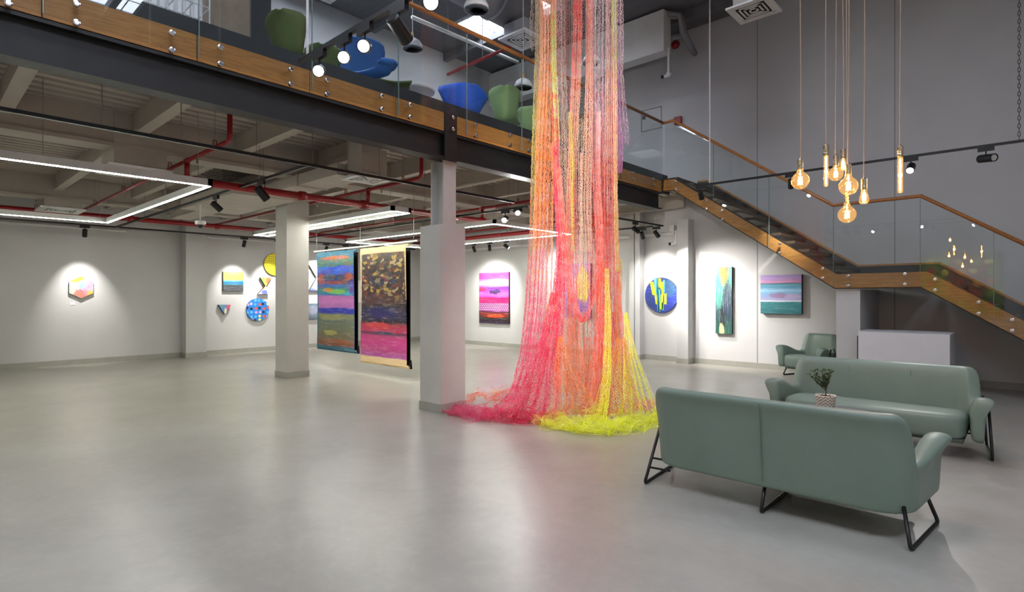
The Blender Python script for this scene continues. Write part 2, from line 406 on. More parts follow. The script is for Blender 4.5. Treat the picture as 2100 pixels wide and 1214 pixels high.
for (x, y, lab) in ((-8.8, 4.9, 'long added light panel above the mezzanine chairs'), (-8.8, 1.0, 'long added light panel above the wire rack'), (-3.3, .6, 'long added light panel above the middle of the hall'), (1.0, .1, 'long added light panel over the hall above the viewer'),
                    (-2.4, 6.2, 'long added light panel above the sofas'), (2.6, 2.1, 'long added light panel over the right side of the hall')):
    skylight(x - .6, x + .6, y - 1.3, y + 1.3, lab)
# ------------------------------------------------------------------ linear LED lights
ZL = 2.94
def led_rect(x0, x1, y0, y1, lab, wires, m=None):
    t = thing('linear_light', lab, 'ceiling light', ((x0 + x1) / 2, (y0 + y1) / 2, ZL)); wd, hh = .055, .085
    bm, em = MB(), MB()
    for a, b, c, d in ((x0, x1, y0, y0 + wd), (x0, x1, y1 - wd, y1), (x0, x0 + wd, y0, y1), (x1 - wd, x1, y0, y1)):
        bm.box(a, b, c, d, ZL, ZL + hh); g_ = .0165; em.box(a + g_, b - g_, c + g_, d - g_, ZL - .008, ZL - .001)
    bm.build('profile', M_plastic, t); em.build('diffuser', m or M_led, t)
    for x, y in wires: T([(x, y, ZL + hh), (x, y, ZD)], .003, 5).build('suspension_wire', M_wire, t)
led_rect(-12.87, -7.6, .1, 2.66, 'large rectangular linear light hanging at the far left of the gallery', [(-7.63, 2.5), (-7.63, 1), (-9.4, 2.63), (-11.2, 2.63), (-12.8, 2.5), (-12.8, 1)])
led_rect(-13.0, -7.62, 5.4, 5.78, 'narrow rectangular linear light passing behind the white square column', [(-7.7, 5.42), (-9.2, 5.42), (-11.6, 5.42), (-12.9, 5.75)])
led_rect(-12.92, -7.55, 7.7, 10.2, 'large rectangular linear light hanging behind the hanging scrolls', [(-7.6, 7.73), (-9.5, 7.73), (-12.8, 7.73), (-7.6, 10.1), (-9.8, 10.17), (-12.8, 10.1)], emit('led_strip_bright', 'fdfff2', 110.0))
# ------------------------------------------------------------------ lighting tracks and spotlights
ZT = 3.10
def track(a, b, lab, wires=(), zt=ZD, name='lighting_track', rods=None):
    t = thing(name, lab, 'track', ((a[0] + b[0]) / 2, (a[1] + b[1]) / 2, min(a[2], b[2])))
    MB().bar(a, b, .036, .034).build('rail', M_black, t)
    A, C = Vector(a), Vector(b)
    for f in wires:
        p = A + (C - A) * f; T([p + Vector((0, 0, .017)), (p.x, p.y, zt)], .004 if rods is None else .012, 6).build('suspension_wire', M_wire if rods is None else rods, t)
    return t
XT1, XTW = -6.26, -15.1
track((XT1, Y0 + .1, ZT), (XT1, 6.85, ZT), 'black track running along just inside the mezzanine edge', (.3, .4, .47, .55, .62, .72, .8, .9))
track((XT1 + .17, 8.2, ZT), (XT1 + .3, 11.4, ZT), 'short black track behind the hanging net near the back wall', (.1, .9))
track((XTW, Y0 + .1, ZT), (XTW, 11.6, ZT), 'black track running along the left wall', (.2, .35, .5, .65, .8))
track((XTW + .03, 3.25, ZT), (XT1 - .03, 3.25, ZT), 'black cross track in front of the white square column', (.1, .25, .4, .55, .7, .85))
track((XTW + .03, 7.33, ZT), (-6.4, 7.33, ZT), 'black cross track above the hanging scrolls', (.15, .35, .55, .75, .95))
track((XTW + .03, 11.3, ZT), (XT1 + .1, 11.3, ZT), 'black cross track along the back wall of the gallery', (.2, .5, .8))
ZH = 3.62
YR = 10.12; YL = 2.38
M_rod = mat('white_rod', 'd0d0d0', .4)
track((-4.56, YR, ZH), (3.2, YR, ZH), 'long black track hanging in front of the staircase', (.028, .97), HC, rods=M_rod)
track((-4.74, YL, ZH), (-.2, YL, ZH), 'black track hanging high in front of the mezzanine balustrade', (.03, .6), HC, rods=M_rod)
M_lens_on = emit('lamp_lens_on', 'ffffff', 30.0)
M_lens_off = mat('lamp_lens_off', 'd8d8d0', .2)
NS = [0]
def spot(tp, aim, lab, energy=0, ang=40, on=True, hang=.1, L=.17, r=.047, along='y', blend=1.0, emitm=None, col=(1, .97, .93)):
    """tp = point on the underside of the track; aim = target point"""
    tp = Vector(tp); t = thing('track_spotlight', lab, 'spotlight', tp, group='track spotlights')
    dx, dy = ((.018, .09) if along == 'y' else (.09, .018))
    B(tp.x - dx, tp.x + dx, tp.y - dy, tp.y + dy, tp.z - .055, tp.z).build('adapter', M_black, t)
    piv = tp - Vector((0, 0, .055 + hang)); d = (Vector(aim) - piv).normalized()
    T([tp - Vector((0, 0, .05)), piv], .009, 6).build('stem', M_black, t)
    hd = MB().lathe([(r * .7, -L * .45), (r, -L * .4), (r, L * .55), (r * .86, L * .55), (r * .8, L * .5), (0, L * .5)], piv, 18, d).build('head', M_black, t, smooth=False)
    MB().lathe([(r * .78, L * .505), (r * .78, L * .515), (0, L * .515)], piv, 18, d).build('lens', emitm or (M_lens_on if on else M_lens_off), hd)
    if energy: spot_light('spot_beam', t, piv + d * (L * .62), aim, energy, ang, blend=blend, size=.03, col=col)
    return t
def below(v): return Vector((v.x, v.y, v.z - .017))
# paintings' centres are needed as targets
XP, YP = XW + .11, YB - .11
def cx_(px, py): return onx(px, py, XP)
def cy_(px, py): return ony(px, py, YP)
E0 = 210
def wt(px): return Vector((XTW, onx(px, 470, XTW).y, ZT - .017))
spot(wt(174), cx_(168, 600), 'black spotlight above the hexagonal painting', E0 * .8, 60)
spot(wt(501), cx_(481, 590), 'black spotlight above the small yellow landscape square', E0 * .75, 62)
spot(wt(570), cx_(552, 590), 'black spotlight half hidden behind the white square column', E0 * .85, 66)
spot(wt(669), cx_(650, 560), 'left one of two black spotlights above the teal scroll', E0, 62)
spot(wt(709), cx_(660, 630), 'right one of two black spotlights above the teal scroll', E0 * .8, 62)
def xt(px, Y): return Vector((ony(px, 450, Y).x, Y, ZT - .017))
spot(xt(443, 3.25), (-9.2, 5.6, 1.0), 'left black spotlight on the cross track before the white square column', E0 * .7, 50, along='x')
spot(xt(536, 3.25), (-7.6, 5.5, .6), 'right black spotlight on the cross track before the white square column', E0 * .7, 50, along='x', L=.2, r=.055)
SC1 = Vector((-9.2, 6.17, 1.4)); SC2 = Vector((-7.9, 6.17, 1.4))
spot(xt(1036, 7.33), camo.location + Vector((-3.3, 1.2, -1.2)), 'black spotlight pointing down beside the glaring spotlight left of the net', 0, along='x', r=.055)
spot(xt(1062, 7.33), camo.location + Vector((0, 0, .2)), 'glaring lit spotlight facing the viewer left of the net', 14, 90, along='x', hang=.02, emitm=emit('lamp_lens_glare', 'ffffff', 400.0))
for px, tg, lab in ((972, cy_(1005, 600), 'leftmost of three black spotlights above the pink landscape painting'), (1004, cy_(1012, 615), 'middle one of three black spotlights above the pink landscape painting'), (1038, cy_(1180, 600), 'rightmost of three black spotlights above the pink landscape painting')):
    spot(xt(px, 11.3), tg, lab, E0 * .8, 92, along='x')
spot(xt(1317, 11.3), cy_(1352, 590), 'black spotlight pointing down above the round blue painting', E0 * .9, 84, along='x')
spot(xt(1346, 11.3), cy_(1440, 600), 'tilted black spotlight at the end of the gallery back track', E0 * 1.4, 74, along='x')
q = onx(1303, 455, XT1 + .25); spot((XT1 + .25, q.y, ZT - .017), cy_(1480, 610), 'tilted black spotlight on the short track behind the net', E0 * 1.9, 66, along='y')
def rt_(px): return Vector((ony(px, 350, YR).x, YR, ZH - .017))
spot(rt_(1437), cy_(1500, 700), 'black spotlight at the left end of the long hall track', E0 * .25, 40, along='x', r=.05)
spot(rt_(1622), cy_(1620, 640), 'black spotlight behind the left globe bulb on the long hall track', E0 * 1.0, 60, along='x')
spot(rt_(1868), Vector((-1.4, 6.2, .6)), 'lit spotlight behind the right tube bulb on the long hall track', E0 * .5, 80, along='x', r=.055)
spot(rt_(2022), Vector((3.5, 6.2, 2.6)), 'black cylinder spotlight lying level at the right of the long hall track', 0, on=False, along='x', r=.055, L=.24)
def lt_(px, py): p = ony(px, py, YL); return Vector((p.x, YL, ZH - .017))
M_lens_h = emit('lamp_lens_hall', 'ffffff', 60.0)
for px, py, aim, lab, e in ((655, 105, att(600, 160, 3.0), 'lowest of the lit spotlights on the high track', 120), (706, 78, att(655, 118, 2.4), 'second lowest of the lit spotlights on the high track', 120),
                            (748, 50, att(690, 88, 2.8), 'third lit spotlight on the high track, above the blue chair', 120)):
    spot(lt_(px, py), aim, lab, e, 75, along='x', emitm=M_lens_h, r=.05, L=.19)
spot(lt_(818, 12), Vector((-4.3, 5.8, 1.6)), 'dark spotlight turned away in front of the dome lamp on the high track', 420, 55, along='x', r=.052, L=.2)
spot(lt_(878, -20), att(960, 60, 2.7), 'lit spotlight at the top of the picture beside the skylight', 120, 75, along='x', emitm=M_lens_h, r=.055, L=.22, hang=.02)
for x, tg, lab in ((-2.1, (-4.3, 5.8, 3.4), 'added spotlight out of view on the high track aimed at the upper net, nearest the middle'), (-1.0, (-4.2, 5.6, 1.0), 'added spotlight out of view on the high track aimed at the lower net'), (-.4, (-4.3, 5.8, 4.6), 'added spotlight out of view at the right end of the high track aimed at the net top')):
    spot((x, YL, ZH - .017), tg, lab, 520, 42, along='x', r=.052, L=.2)  # extra lamps above the view, added to brighten the net
# ------------------------------------------------------------------ sprinkler pipes
def pipe(name, lab, segs, hangers=(), rise=(), r=.05, flanges=()):
    t = thing(name, lab, 'pipe', segs[0][0]); 
    for a, b in segs: T([a, b], r, 10).build('pipe_run', M_red, t, smooth=True)
    for p in hangers:
        p = Vector(p); T([p, (p.x, p.y, ZD)], .004, 5).build('hanger_rod', M_wire, t)
        T([p + Vector((0, -.02, r)), p + Vector((0, -.02, r + .06)), p + Vector((0, .02, r + .06)), p + Vector((0, .02, r))], .007, 5).build('hanger_clip', M_red, t)
    for a, b in flanges: T([a, b], r * 1.35, 10).build('coupling', M_red, t, smooth=True)
    return t
ZB = 3.36
XA, XB_ = -8.29, -14.56
V = Vector
pipe('sprinkler_main', 'thick red sprinkler main crossing above the white square column', [(V((XA, Y0, 3.1)), V((XA, 9.2, 3.1)))], [(XA, y, 3.1) for y in (3.6, 6.6)], flanges=[(V((XA, y - .05, 3.1)), V((XA, y + .05, 3.1))) for y in (2.7, 4.2, 5.29, 8.1)], r=.055)
pipe('sprinkler_main', 'thick red sprinkler main running near the left wall', [(V((XB_, Y0, 3.25)), V((XB_, 10.7, 3.25)))], [(XB_, y, 3.25) for y in (1.8, 4.4, 6.6)], flanges=[(V((XB_, y - .05, 3.25)), V((XB_, y + .05, 3.25))) for y in (3.4, 5.2)], r=.055)
pipe('sprinkler_main', 'red sprinkler main crossing in front of the back wall', [(V((-14.3, 10.95, 3.2)), V((-7.0, 10.95, 3.2)))], [(-9.2, 10.95, 3.2), (-8.2, 10.95, 3.2)], r=.055)
for y, lab in ((2.58, 'thin red sprinkler branch with riser at the left of the gallery'), (5.38, 'thin red sprinkler branch with riser beside the steel post'), (8.1, 'thin red sprinkler branch crossing behind the concrete column'), (10.8, 'thin red sprinkler branch nearest to the back wall')):
    xr = -6.9
    t = pipe('sprinkler_branch', lab, [(V((XB_ - .4, y, ZB)), V((xr, y, ZB)))], [(-7.3, y, ZB), (-9.0, y, ZB), (-11.5, y, ZB), (-13.6, y, ZB)], r=.026, flanges=[(V((XA - .06, y, ZB)), V((XA + .06, y, ZB)))])
    T([(xr - .001, y, ZB), (xr + .05, y, ZB + .03), (xr + .06, y, ZB + .08), (xr + .06, y, ZD)], .03, 10).build('riser', M_red, t, smooth=True)
    T([(xr + .06, y, ZD - .09), (xr + .06, y, ZD - .03)], .045, 10).build('coupling', M_chrome, t, smooth=True)
    T([(XA, y, 3.16), (XA, y, ZB)], .035, 10).build('tee', M_red, t, smooth=True)
    for x in (-7.9, -10.0, -12.6): T([(x, y, ZB - .02), (x, y, ZB - .1)], .014, 6).build('sprinkler_head', M_chrome, t)
# ------------------------------------------------------------------ air ducts and diffusers
def diffuser(t, x0, x1, y0, y1, z, m=M_plastic):
    f = MB(); w_ = (x1 - x0) * .12
    for q in ((x0, x0 + w_, y0, y1), (x1 - w_, x1, y0, y1), (x0 + w_, x1 - w_, y0, y0 + w_), (x0 + w_, x1 - w_, y1 - w_, y1)): f.box(*q, z - .03, z)
    t = f.build('diffuser_frame', m, t)
    B(x0 + w_, x1 - w_, y0 + w_, y1 - w_, z - .004, z).build('diffuser_back', M_black, t)
    cx, cy = (x0 + x1) / 2, (y0 + y1) / 2; hx, hy = (x1 - x0) / 2 - w_, (y1 - y0) / 2 - w_
    for i in range(4):
        k = 1 - .24 * i; a, b = hx * k, hy * k; e = hx * .11; s_ = MB()
        for q in ((cx - a, cx - a + e, cy - b, cy + b), (cx + a - e, cx + a, cy - b, cy + b), (cx - a, cx + a, cy - b, cy - b + e), (cx - a, cx + a, cy + b - e, cy + b)): s_.box(*q, z - .028, z - .012)
        s_.build('diffuser_vane', m, t)
def acbox(lab, x0, x1, y0, y1, z0, z1, grow=.06, m=M_ceilw, name='air_diffuser'):
    t = thing(name, lab, 'air vent', ((x0 + x1) / 2, (y0 + y1) / 2, z0))
    B(x0, x1, y0, y1, z0, z1).build('plenum_box', m, t)
    diffuser(t, x0 - grow, x1 + grow, y0 - grow, y1 + grow, z0); return t
acbox('square ceiling vent box on the first girder above the long linear light', -9.0, -8.36, 1.78, 2.36, 3.2, ZD)
acbox('square ceiling vent box near the left wall above the linear light', -14.4, -13.75, 1.82, 2.4, 3.26, ZD)
acbox('square ceiling vent box just inside the mezzanine beam left of the concrete column', -6.98, -6.62, 4.2, 4.6, 3.2, ZD, .08)
acbox('square ceiling vent box far back above the round paintings', -13.5, -12.9, 8.6, 9.2, 3.3, ZD)
acbox('square vent hanging under the hall ceiling right of the net', -3.6, -3.1, 9.3, 9.8, 6.3, HC, .09)
acbox('square vent under the grey air duct left of the net top', -7.2, -6.7, 7.6, 8.1, 6.35, 6.6, .08, M_grey)
dt = thing('air_duct', 'white rectangular air duct with wide plenum above the white square column', 'duct', (-8.8, 4.0, 3.15))
B(-9.5, -7.06, 4.08, 4.56, 3.24, 3.4).build('duct_run', M_ceilw, dt)
B(-12.0, -9.5, 3.62, 4.7, 3.22, 3.4).build('plenum', M_ceilw, dt)
B(-13.95, -12.0, 4.0, 4.4, 3.26, 3.4).build('duct_run', M_ceilw, dt)
for x in (-9.4, -8.2): B(x - .02, x + .02, 4.06, 4.58, 3.225, 3.405).build('duct_flange', M_ceilw, dt)
dt = thing('air_duct', 'grey round air duct under the hall ceiling left of the net', 'duct', (-7.2, 7, 6.6))
T([(-7.2, 3.2, 7.0), (-7.2, 8.3, 7.0)], .38, 24).build('duct_run', M_grey, dt, smooth=True)
for y in (4.5, 5.9, 7.3): T([(-7.2, y - .03, 7.0), (-7.2, y + .03, 7.0)], .4, 24).build('duct_flange', M_grey, dt, smooth=True)
acbox('square vent in the mezzanine ceiling above the green chairs', -10.6, -9.95, 5.3, 5.95, HC - .12, HC, .06, M_grey)
# white bulkhead over the mezzanine end
bx1 = ony(1361, 60, 11.0).x
bh = struct(B(XU, bx1, 11.0, 11.32, ony(1361, 103, 11.0).z, ony(1361, 18, 11.0).z).build('wall_bulkhead', M_white), 'white bulkhead over the end of the mezzanine')
# grey pipes above the bulkhead
pt = thing('ceiling_pipe', 'grey pipes bending above the white bulkhead', 'pipe', (bx1 + .2, 11.2, 7.2))
for dz, yy in ((0, 11.15), (.16, 11.25)): T([(-10, yy, 7.68 - dz * .3), (bx1 - .1, yy, 7.68 - dz * .3), (bx1 + .25, yy + .1, 7.55), (bx1 + .28, yy + .15, 7.2), (bx1 + .1, 12.3, 7.1)], .06, 8).build('pipe_run', M_grey, pt, smooth=True)
pt = thing('ceiling_pipe', 'thin red pipe crossing the mezzanine ceiling', 'pipe', (-7, 8, 6.6))
T([onx(918, 153, -9.4), onx(1080, 80, -7.0)], .035, 8).build('pipe_run', M_red, pt, smooth=True)
T([onx(990, 121, -8.2), onx(990, 121, -8.2) + V((0, 0, .9))], .006, 5).build('hanger_rod', M_wire, pt)
pt = thing('ceiling_pipe', 'white pipe along the mezzanine ceiling under the handrail line', 'pipe', (-8.6, 6, 6.4))
a, b = onx(845, 35, -8.6), onx(1062, 128, -8.6); T([a, b], .04, 8).build('pipe_run', M_white, pt, smooth=True)
for f in (.3, .62): p_ = a + (b - a) * f; T([p_, (p_.x, p_.y, HC)], .008, 5).build('hanger_rod', M_wire, pt); T([p_ + V((0, .0, .06)), p_ + V((.0, .06, 0)), p_ + V((0, 0, -.06)), p_ + V((0, -.06, 0)), p_ + V((0, 0, .06))], .009, 5).build('hanger_clip', M_wire, pt)
# white cable trunking on the walls
for a, b, lab in ((-1.0, 3.6, 'white cable trunking on the left wall above the hexagonal painting'), (5.4, 11.5, 'white cable trunking on the left wall above the round paintings')):
    tag(B(XW, XW + .05, a, b, 3.06, 3.11).build('cable_trunking', M_plastic), lab, 'trunking')
tag(B(-14, ony(1385, 470, YB).x, YB - .055, YB - .006, 3.0, 3.06).build('cable_trunking', M_plastic), 'white cable trunking on the back wall of the gallery', 'trunking')
# ------------------------------------------------------------------ cameras and alarms
def cctv(lab, p, post, dirv, parent_wall=True):
    t = thing('security_camera', lab, 'camera', p); p = V(p)
    T([p, post], .022, 8).build('mount', M_plastic, t)
    MB().lathe([(.05, -.02), (.05, .03), (.03, .05), (0, .05)], p, 12, (0, 0, -1)).build('base', M_plastic, t)
    d = V(dirv).normalized(); MB().lathe([(.03, 0), (.035, .01), (.035, .12), (.025, .13), (0, .13)], p + V((0, 0, -.03)), 12, d).build('body', M_plastic, t)
    MB().lathe([(.036, .11), (.036, .16), (0, .16)], p + V((0, 0, -.03)), 12, d).build('lens_hood', M_black, t)
p = ony(1371, 152, 11.2); cctv('small security camera on a white rod below the bulkhead', p, (p.x, p.y, 6.9), (-.8, -.6, -.2))
p = ony(1386, 496, YB - .2); cctv('small security camera on the pilaster beside the round blue painting', p, (p.x, p.y, ony(1386, 472, YB - .2).z), (-.9, -.3, -.1))
tag(B(p.x - .11, p.x + .0, YB - .3, YB, p.z + .24, p.z + .38).build('junction_box', M_plastic), 'white junction box above the security camera on the pilaster', 'box')
t = thing('dome_camera', 'white dome camera hanging on a rod left of the white square column', 'camera', onz(411, 461, 2.85)); p = onz(411, 461, 2.85)
MB().lathe([(.0, .07), (.09, .07), (.09, .02), (.075, 0), (.06, 0)], p, 18).build('housing', M_plastic, t)
MB().lathe([(.06, .0), (.05, -.035), (.025, -.055), (0, -.06)], p, 18).build('dome', M_black, t, smooth=True)
T([p + V((0, 0, .07)), (p.x, p.y, 3.22)], .014, 6).build('rod', M_plastic, t)
p = ony(1386, 92, YB - .03)
t = thing('fire_bell', 'round red fire bell high on the back wall', 'alarm', p)
MB().lathe([(.1, 0), (.1, .03), (.08, .07), (0, .08)], p, 18, (0, -1, 0)).build('gong', M_red, t, smooth=True)
B(p.x - .05, p.x + .28, YB - .08, YB - .001, p.z + .12, p.z + .18).build('bracket', M_plastic, t)
p = ony(1390, 247, YB - .05)
tag(B(p.x - .09, p.x + .09, YB - .08, YB - .001, p.z - .09, p.z + .09).build('alarm_sounder', M_red, bevel=.015), 'small red alarm box on the wall at the stair top', 'alarm')
# ------------------------------------------------------------------ paintings
def paint(name, axis, stops, warp=.06, ws=(2.5, 9), streak=.25, st=(3, 45), speck=None, blobs=(), dots=None, vor=None, seed=0.0, interp='LINEAR', dabs=None):
    m, nt, out = nt_new(name); h = N(nt); b = h.n('BsdfPrincipled'); h.l(b.outputs[0], out.inputs[0])
    sx = h.n('SeparateXYZ'); h.l(h.n('TexCoord').outputs['Generated'], sx.inputs[0])
    u = sx.outputs[0 if axis == 'x' else 1]; v = sx.outputs[2]
    def nz(su, sv, sc=1, det=4, r=.6, s=0.0): return h.noise(h.comb(h.math('MULTIPLY', u, su), h.math('MULTIPLY', v, sv), seed + s), sc, det, r)
    w0 = h.math('MULTIPLY', h.math('SUBTRACT', nz(*ws), .5), warp * 2)
    vv = h.math('ADD', v, w0); col = h.ramp(vv, stops, interp)
    e1 = nz(9, 9, 1, 5, .65, 3.1); e2 = nz(16, 60, 1, 5, .7, 8.7)
    for (u0, v0, ru, rv, c, amt) in blobs:
        du = h.math('DIVIDE', h.math('SUBTRACT', u, u0), ru); dv = h.math('DIVIDE', h.math('SUBTRACT', vv, v0), rv)
        d = h.math('ADD', h.math('MULTIPLY', du, du), h.math('MULTIPLY', dv, dv))
        d = h.math('ADD', d, h.math('ADD', h.math('MULTIPLY', h.math('SUBTRACT', e1, .5), 2.0), h.math('MULTIPLY', h.math('SUBTRACT', e2, .5), 2.4)))
        f = h.math('MULTIPLY', h.math('SUBTRACT', 1.0, h.smooth(d, .75, 1.15)), amt); col = h.mix(f, col, srgb(c))
    if streak:
        s = nz(st[0], st[1], 1, 5, .7, 5.5)
        col = h.mix(h.math('MULTIPLY', h.smooth(s, .5, .75), streak), col, (.9, .9, .9)); col = h.mix(h.math('MULTIPLY', h.smooth(s, .5, .25), streak), col, (.02, .015, .03))
    if dabs:
        cols, su, sv, amt = dabs; vn = h.n('TexVoronoi'); vn.inputs['Scale'].default_value = 1.0; vn.voronoi_dimensions = '2D'
        wob = h.math('MULTIPLY', h.math('SUBTRACT', e1, .5), 1.6)
        h.l(h.comb(h.math('ADD', h.math('MULTIPLY', u, su), wob), h.math('ADD', h.math('MULTIPLY', v, sv), h.math('MULTIPLY', wob, 1.5))), vn.inputs['Vector']); k = len(cols)
        sp_ = h.n('SeparateColor'); h.l(vn.outputs['Color'], sp_.inputs[0])
        zone = h.math('ADD', .12, h.math('MULTIPLY', h.smooth(vv, .5, .66), .88))
        inb = h.math('MULTIPLY', h.math('MULTIPLY', h.math('GREATER_THAN', u, .05), h.math('LESS_THAN', u, .96)), h.math('MULTIPLY', h.math('GREATER_THAN', v, .06), h.math('LESS_THAN', vv, .955)))
        col = h.mix(h.math('MULTIPLY', h.math('MULTIPLY', zone, amt), inb), col, h.ramp(sp_.outputs[0], [(i / k, c) for i, c in enumerate(cols)], 'CONSTANT'))
    if speck:
        cols, su, sv, lo, hi, amt = speck
        s = nz(su, sv, 1, 4, .7, 11.3); pick = nz(su * .6, sv * .6, 1, 1, .5, 23.0)
        k = len(cols); cc = h.ramp(h.smooth(pick, .32, .68), [(i / k, c) for i, c in enumerate(cols)], 'CONSTANT')
        zone = h.math('ADD', .25, h.math('MULTIPLY', h.smooth(vv, .48, .62), .75)); col = h.mix(h.math('MULTIPLY', h.math('MULTIPLY', h.smooth(s, lo, hi), amt), zone), col, cc)
    if dots:
        n_u, n_v, r, c, va, vb = dots
        fu = h.math('SUBTRACT', h.math('FRACT', h.math('ADD', h.math('MULTIPLY', u, n_u), h.math('MULTIPLY', h.math('FLOOR', h.math('MULTIPLY', v, n_v)), .5 if va > 0 or vb < 1 else 0.0))), .5)
        fv = h.math('SUBTRACT', h.math('FRACT', h.math('MULTIPLY', v, n_v)), .5)
        d = h.math('ADD', h.math('MULTIPLY', fu, fu), h.math('MULTIPLY', fv, fv))
        f = h.math('MULTIPLY', h.math('LESS_THAN', d, r * r), h.math('MULTIPLY', h.math('GREATER_THAN', vv, va), h.math('LESS_THAN', vv, vb)))
        col = h.mix(f, col, srgb(c))
    if vor:
        sc, rad, cols = vor; vn = h.n('TexVoronoi'); vn.inputs['Scale'].default_value = sc; vn.inputs['Randomness'].default_value = .35; vn.voronoi_dimensions = '2D'
        h.l(h.comb(u, v), vn.inputs['Vector']); k = len(cols)
        sp_ = h.n('SeparateColor'); h.l(vn.outputs['Color'], sp_.inputs[0])
        col = h.mix(h.math('LESS_THAN', vn.outputs['Distance'], rad), col, h.ramp(sp_.outputs[0], [(i / k, c) for i, c in enumerate(cols)], 'CONSTANT'))
    h.l(col, b.inputs['Base Color']); b.inputs['Roughness'].default_value = .5
    return m
M_cedge = mat('canvas_edge_dark', '23201f', .7)
def canvas(lab, pts, m, plane, depth=.05, name='painting', cat='painting', rim=M_cedge):
    """pts on the front plane; the panel sits on the wall behind"""
    P = [V(p) for p in pts]; e = V((depth, 0, 0)) if plane == 'x' else V((0, -depth, 0))
    for p in P:
        if plane == 'x': p.x = XW + depth + .003
        elif depth < 0: p.y = Y0 - depth + .003
        else: p.y = YB - depth - .003
    t = thing(name, lab, cat, sum(P, V((0, 0, 0))) / len(P) - e)
    MB().prism([p - e for p in P], e * .94).build('stretcher', rim, t)
    MB().prism([p - e * .06 for p in P], e * .06).build('canvas', m, t); return t
def rect_x(x0, y0, x1, y1, X): 
    a, b = onx(x0, (y0 + y1) / 2, X), onx(x1, (y0 + y1) / 2, X); za, zb = onx((x0 + x1) / 2, y1, X).z, onx((x0 + x1) / 2, y0, X).z
    return [(X, a.y, za), (X, b.y, za), (X, b.y, zb), (X, a.y, zb)]
def rect_y(x0, y0, x1, y1, Y):
    a, b = ony(x0, (y0 + y1) / 2, Y), ony(x1, (y0 + y1) / 2, Y); za, zb = ony((x0 + x1) / 2, y1, Y).z, ony((x0 + x1) / 2, y0, Y).z
    return [(a.x, Y, za), (b.x, Y, za), (b.x, Y, zb), (a.x, Y, zb)]
def disc_x(px, py, rpy, X, n=40):
    c = onx(px, py, X); r = onx(px, py - rpy, X).z - c.z
    return [(X, c.y + r * math.cos(2 * math.pi * i / n), c.z + r * math.sin(2 * math.pi * i / n)) for i in range(n)], c, r
def disc_y(px, py, rpy, Y, n=48):
    c = ony(px, py, Y); r = ony(px, py - rpy, Y).z - c.z
    return [(c.x + r * math.cos(2 * math.pi * i / n), Y, c.z + r * math.sin(2 * math.pi * i / n)) for i in range(n)], c, r
hexm = paint('hexagon_paint', 'y', [(0, 'f4e4c8'), (.4, 'efe6e0'), (.7, 'f2ecdc'), (1, 'ead28a')], blobs=[(.3, .85, .35, .16, 'f0b030', .9), (.55, .55, .2, .25, '86b0e0', .9), (.85, .75, .2, .3, 'b08acc', .85), (.5, .2, .35, .2, 'e05a4a', .85), (.8, .35, .25, .22, 'e090a8', .8), (.12, .45, .14, .25, 'c8e0a0', .8), (.88, .22, .14, .12, 'eab030', .9)], streak=.1, warp=.1)
canvas('hexagonal abstract painting alone on the left wall', [onx(*q, XP) for q in ((143, 577.5), (168.5, 566), (192.5, 577.5), (192.5, 601), (168, 611.5), (143, 600.5))], hexm, 'x')
t = B(XW, XW + .006, onx(144, 622, XW).y, onx(154, 622, XW).y, onx(148, 625.5, XW).z, onx(148, 620, XW).z).build('caption_card', mat('card', 'e8e8e6', .8)); tag(t, 'small white caption card under the hexagonal painting', 'card')
canvas('small square landscape of yellow, turquoise and dark grey bands', rect_x(459.5, 557.5, 501, 597, XP),
       paint('square_landscape', 'y', [(0, '4a4d52'), (.3, '3e4248'), (.34, '2a7f8c'), (.45, '1c5aa0'), (.52, '3aa0a0'), (.6, 'a8c850'), (.75, 'e8d850'), (1, 'ecec6a')], warp=.05, streak=.25, seed=2), 'x')
tri = paint('triangle_paint', 'y', [(0, '3f74b8'), (.5, '4a80bc'), (1, '4f7fae')], blobs=[(.85, .75, .22, .35, 'd84a5e', .95), (.55, .35, .1, .3, 'e8d890', .9), (.3, .85, .15, .14, '5a8a70', .8)], streak=.2, seed=4)
canvas('small blue triangular painting pointing down under the square landscape', [onx(*q, XP) for q in ((449, 625), (474.5, 625), (462, 645))], tri, 'x', depth=.08)
hg1 = paint('hourglass_top', 'y', [(0, 'c09a40'), (1, '8fae4a')], blobs=[(.2, .8, .3, .4, '6fa04a', .9), (.75, .7, .3, .4, 'd05a30', .95)], streak=.2, seed=5)
hg2 = paint('hourglass_low', 'y', [(0, 'e8e4ec'), (1, 'e8dcc8')], blobs=[(.6, .25, .3, .3, '4a5ec0', .9), (.45, .75, .2, .2, 'e09a30', .9)], streak=.1, seed=6)
def hourglass(lab, up, lo, ma, mb):
    t = canvas(lab, [onx(*q, XP) for q in up], ma, 'x', depth=.07)
    P = [onx(*q, XP) for q in lo]; e = V((.07, 0, 0))
    for p in P: p.x = XW + .073
    MB().prism([p - e for p in P], e * .94).build('lower_stretcher', M_cedge, t); MB().prism([p - e * .06 for p in P], e * .06).build('lower_canvas', mb, t)
hourglass('small hourglass of two triangular canvases left of the white square column', ((535, 569), (558, 569), (546.5, 588)), ((546, 586.5), (552.5, 603), (530.5, 603)), hg1, hg2)
hgb = paint('hourglass_white', 'y', [(0, 'dfe2ea'), (1, 'e4e2e2')], blobs=[(.5, .3, .3, .25, '9aa4c8', .6)], streak=.2, seed=8)
hgc = paint('hourglass_blue', 'y', [(0, '3f50c0'), (1, 'c8cce8')], blobs=[(.4, .4, .3, .3, 'dfe4f4', .8)], streak=.3, seed=9)
hourglass('larger white and blue hourglass canvas right of the white square column', ((630, 534), (676, 534), (650, 568)), ((650, 572), (676, 596), (636, 596)), hgb, hgc)
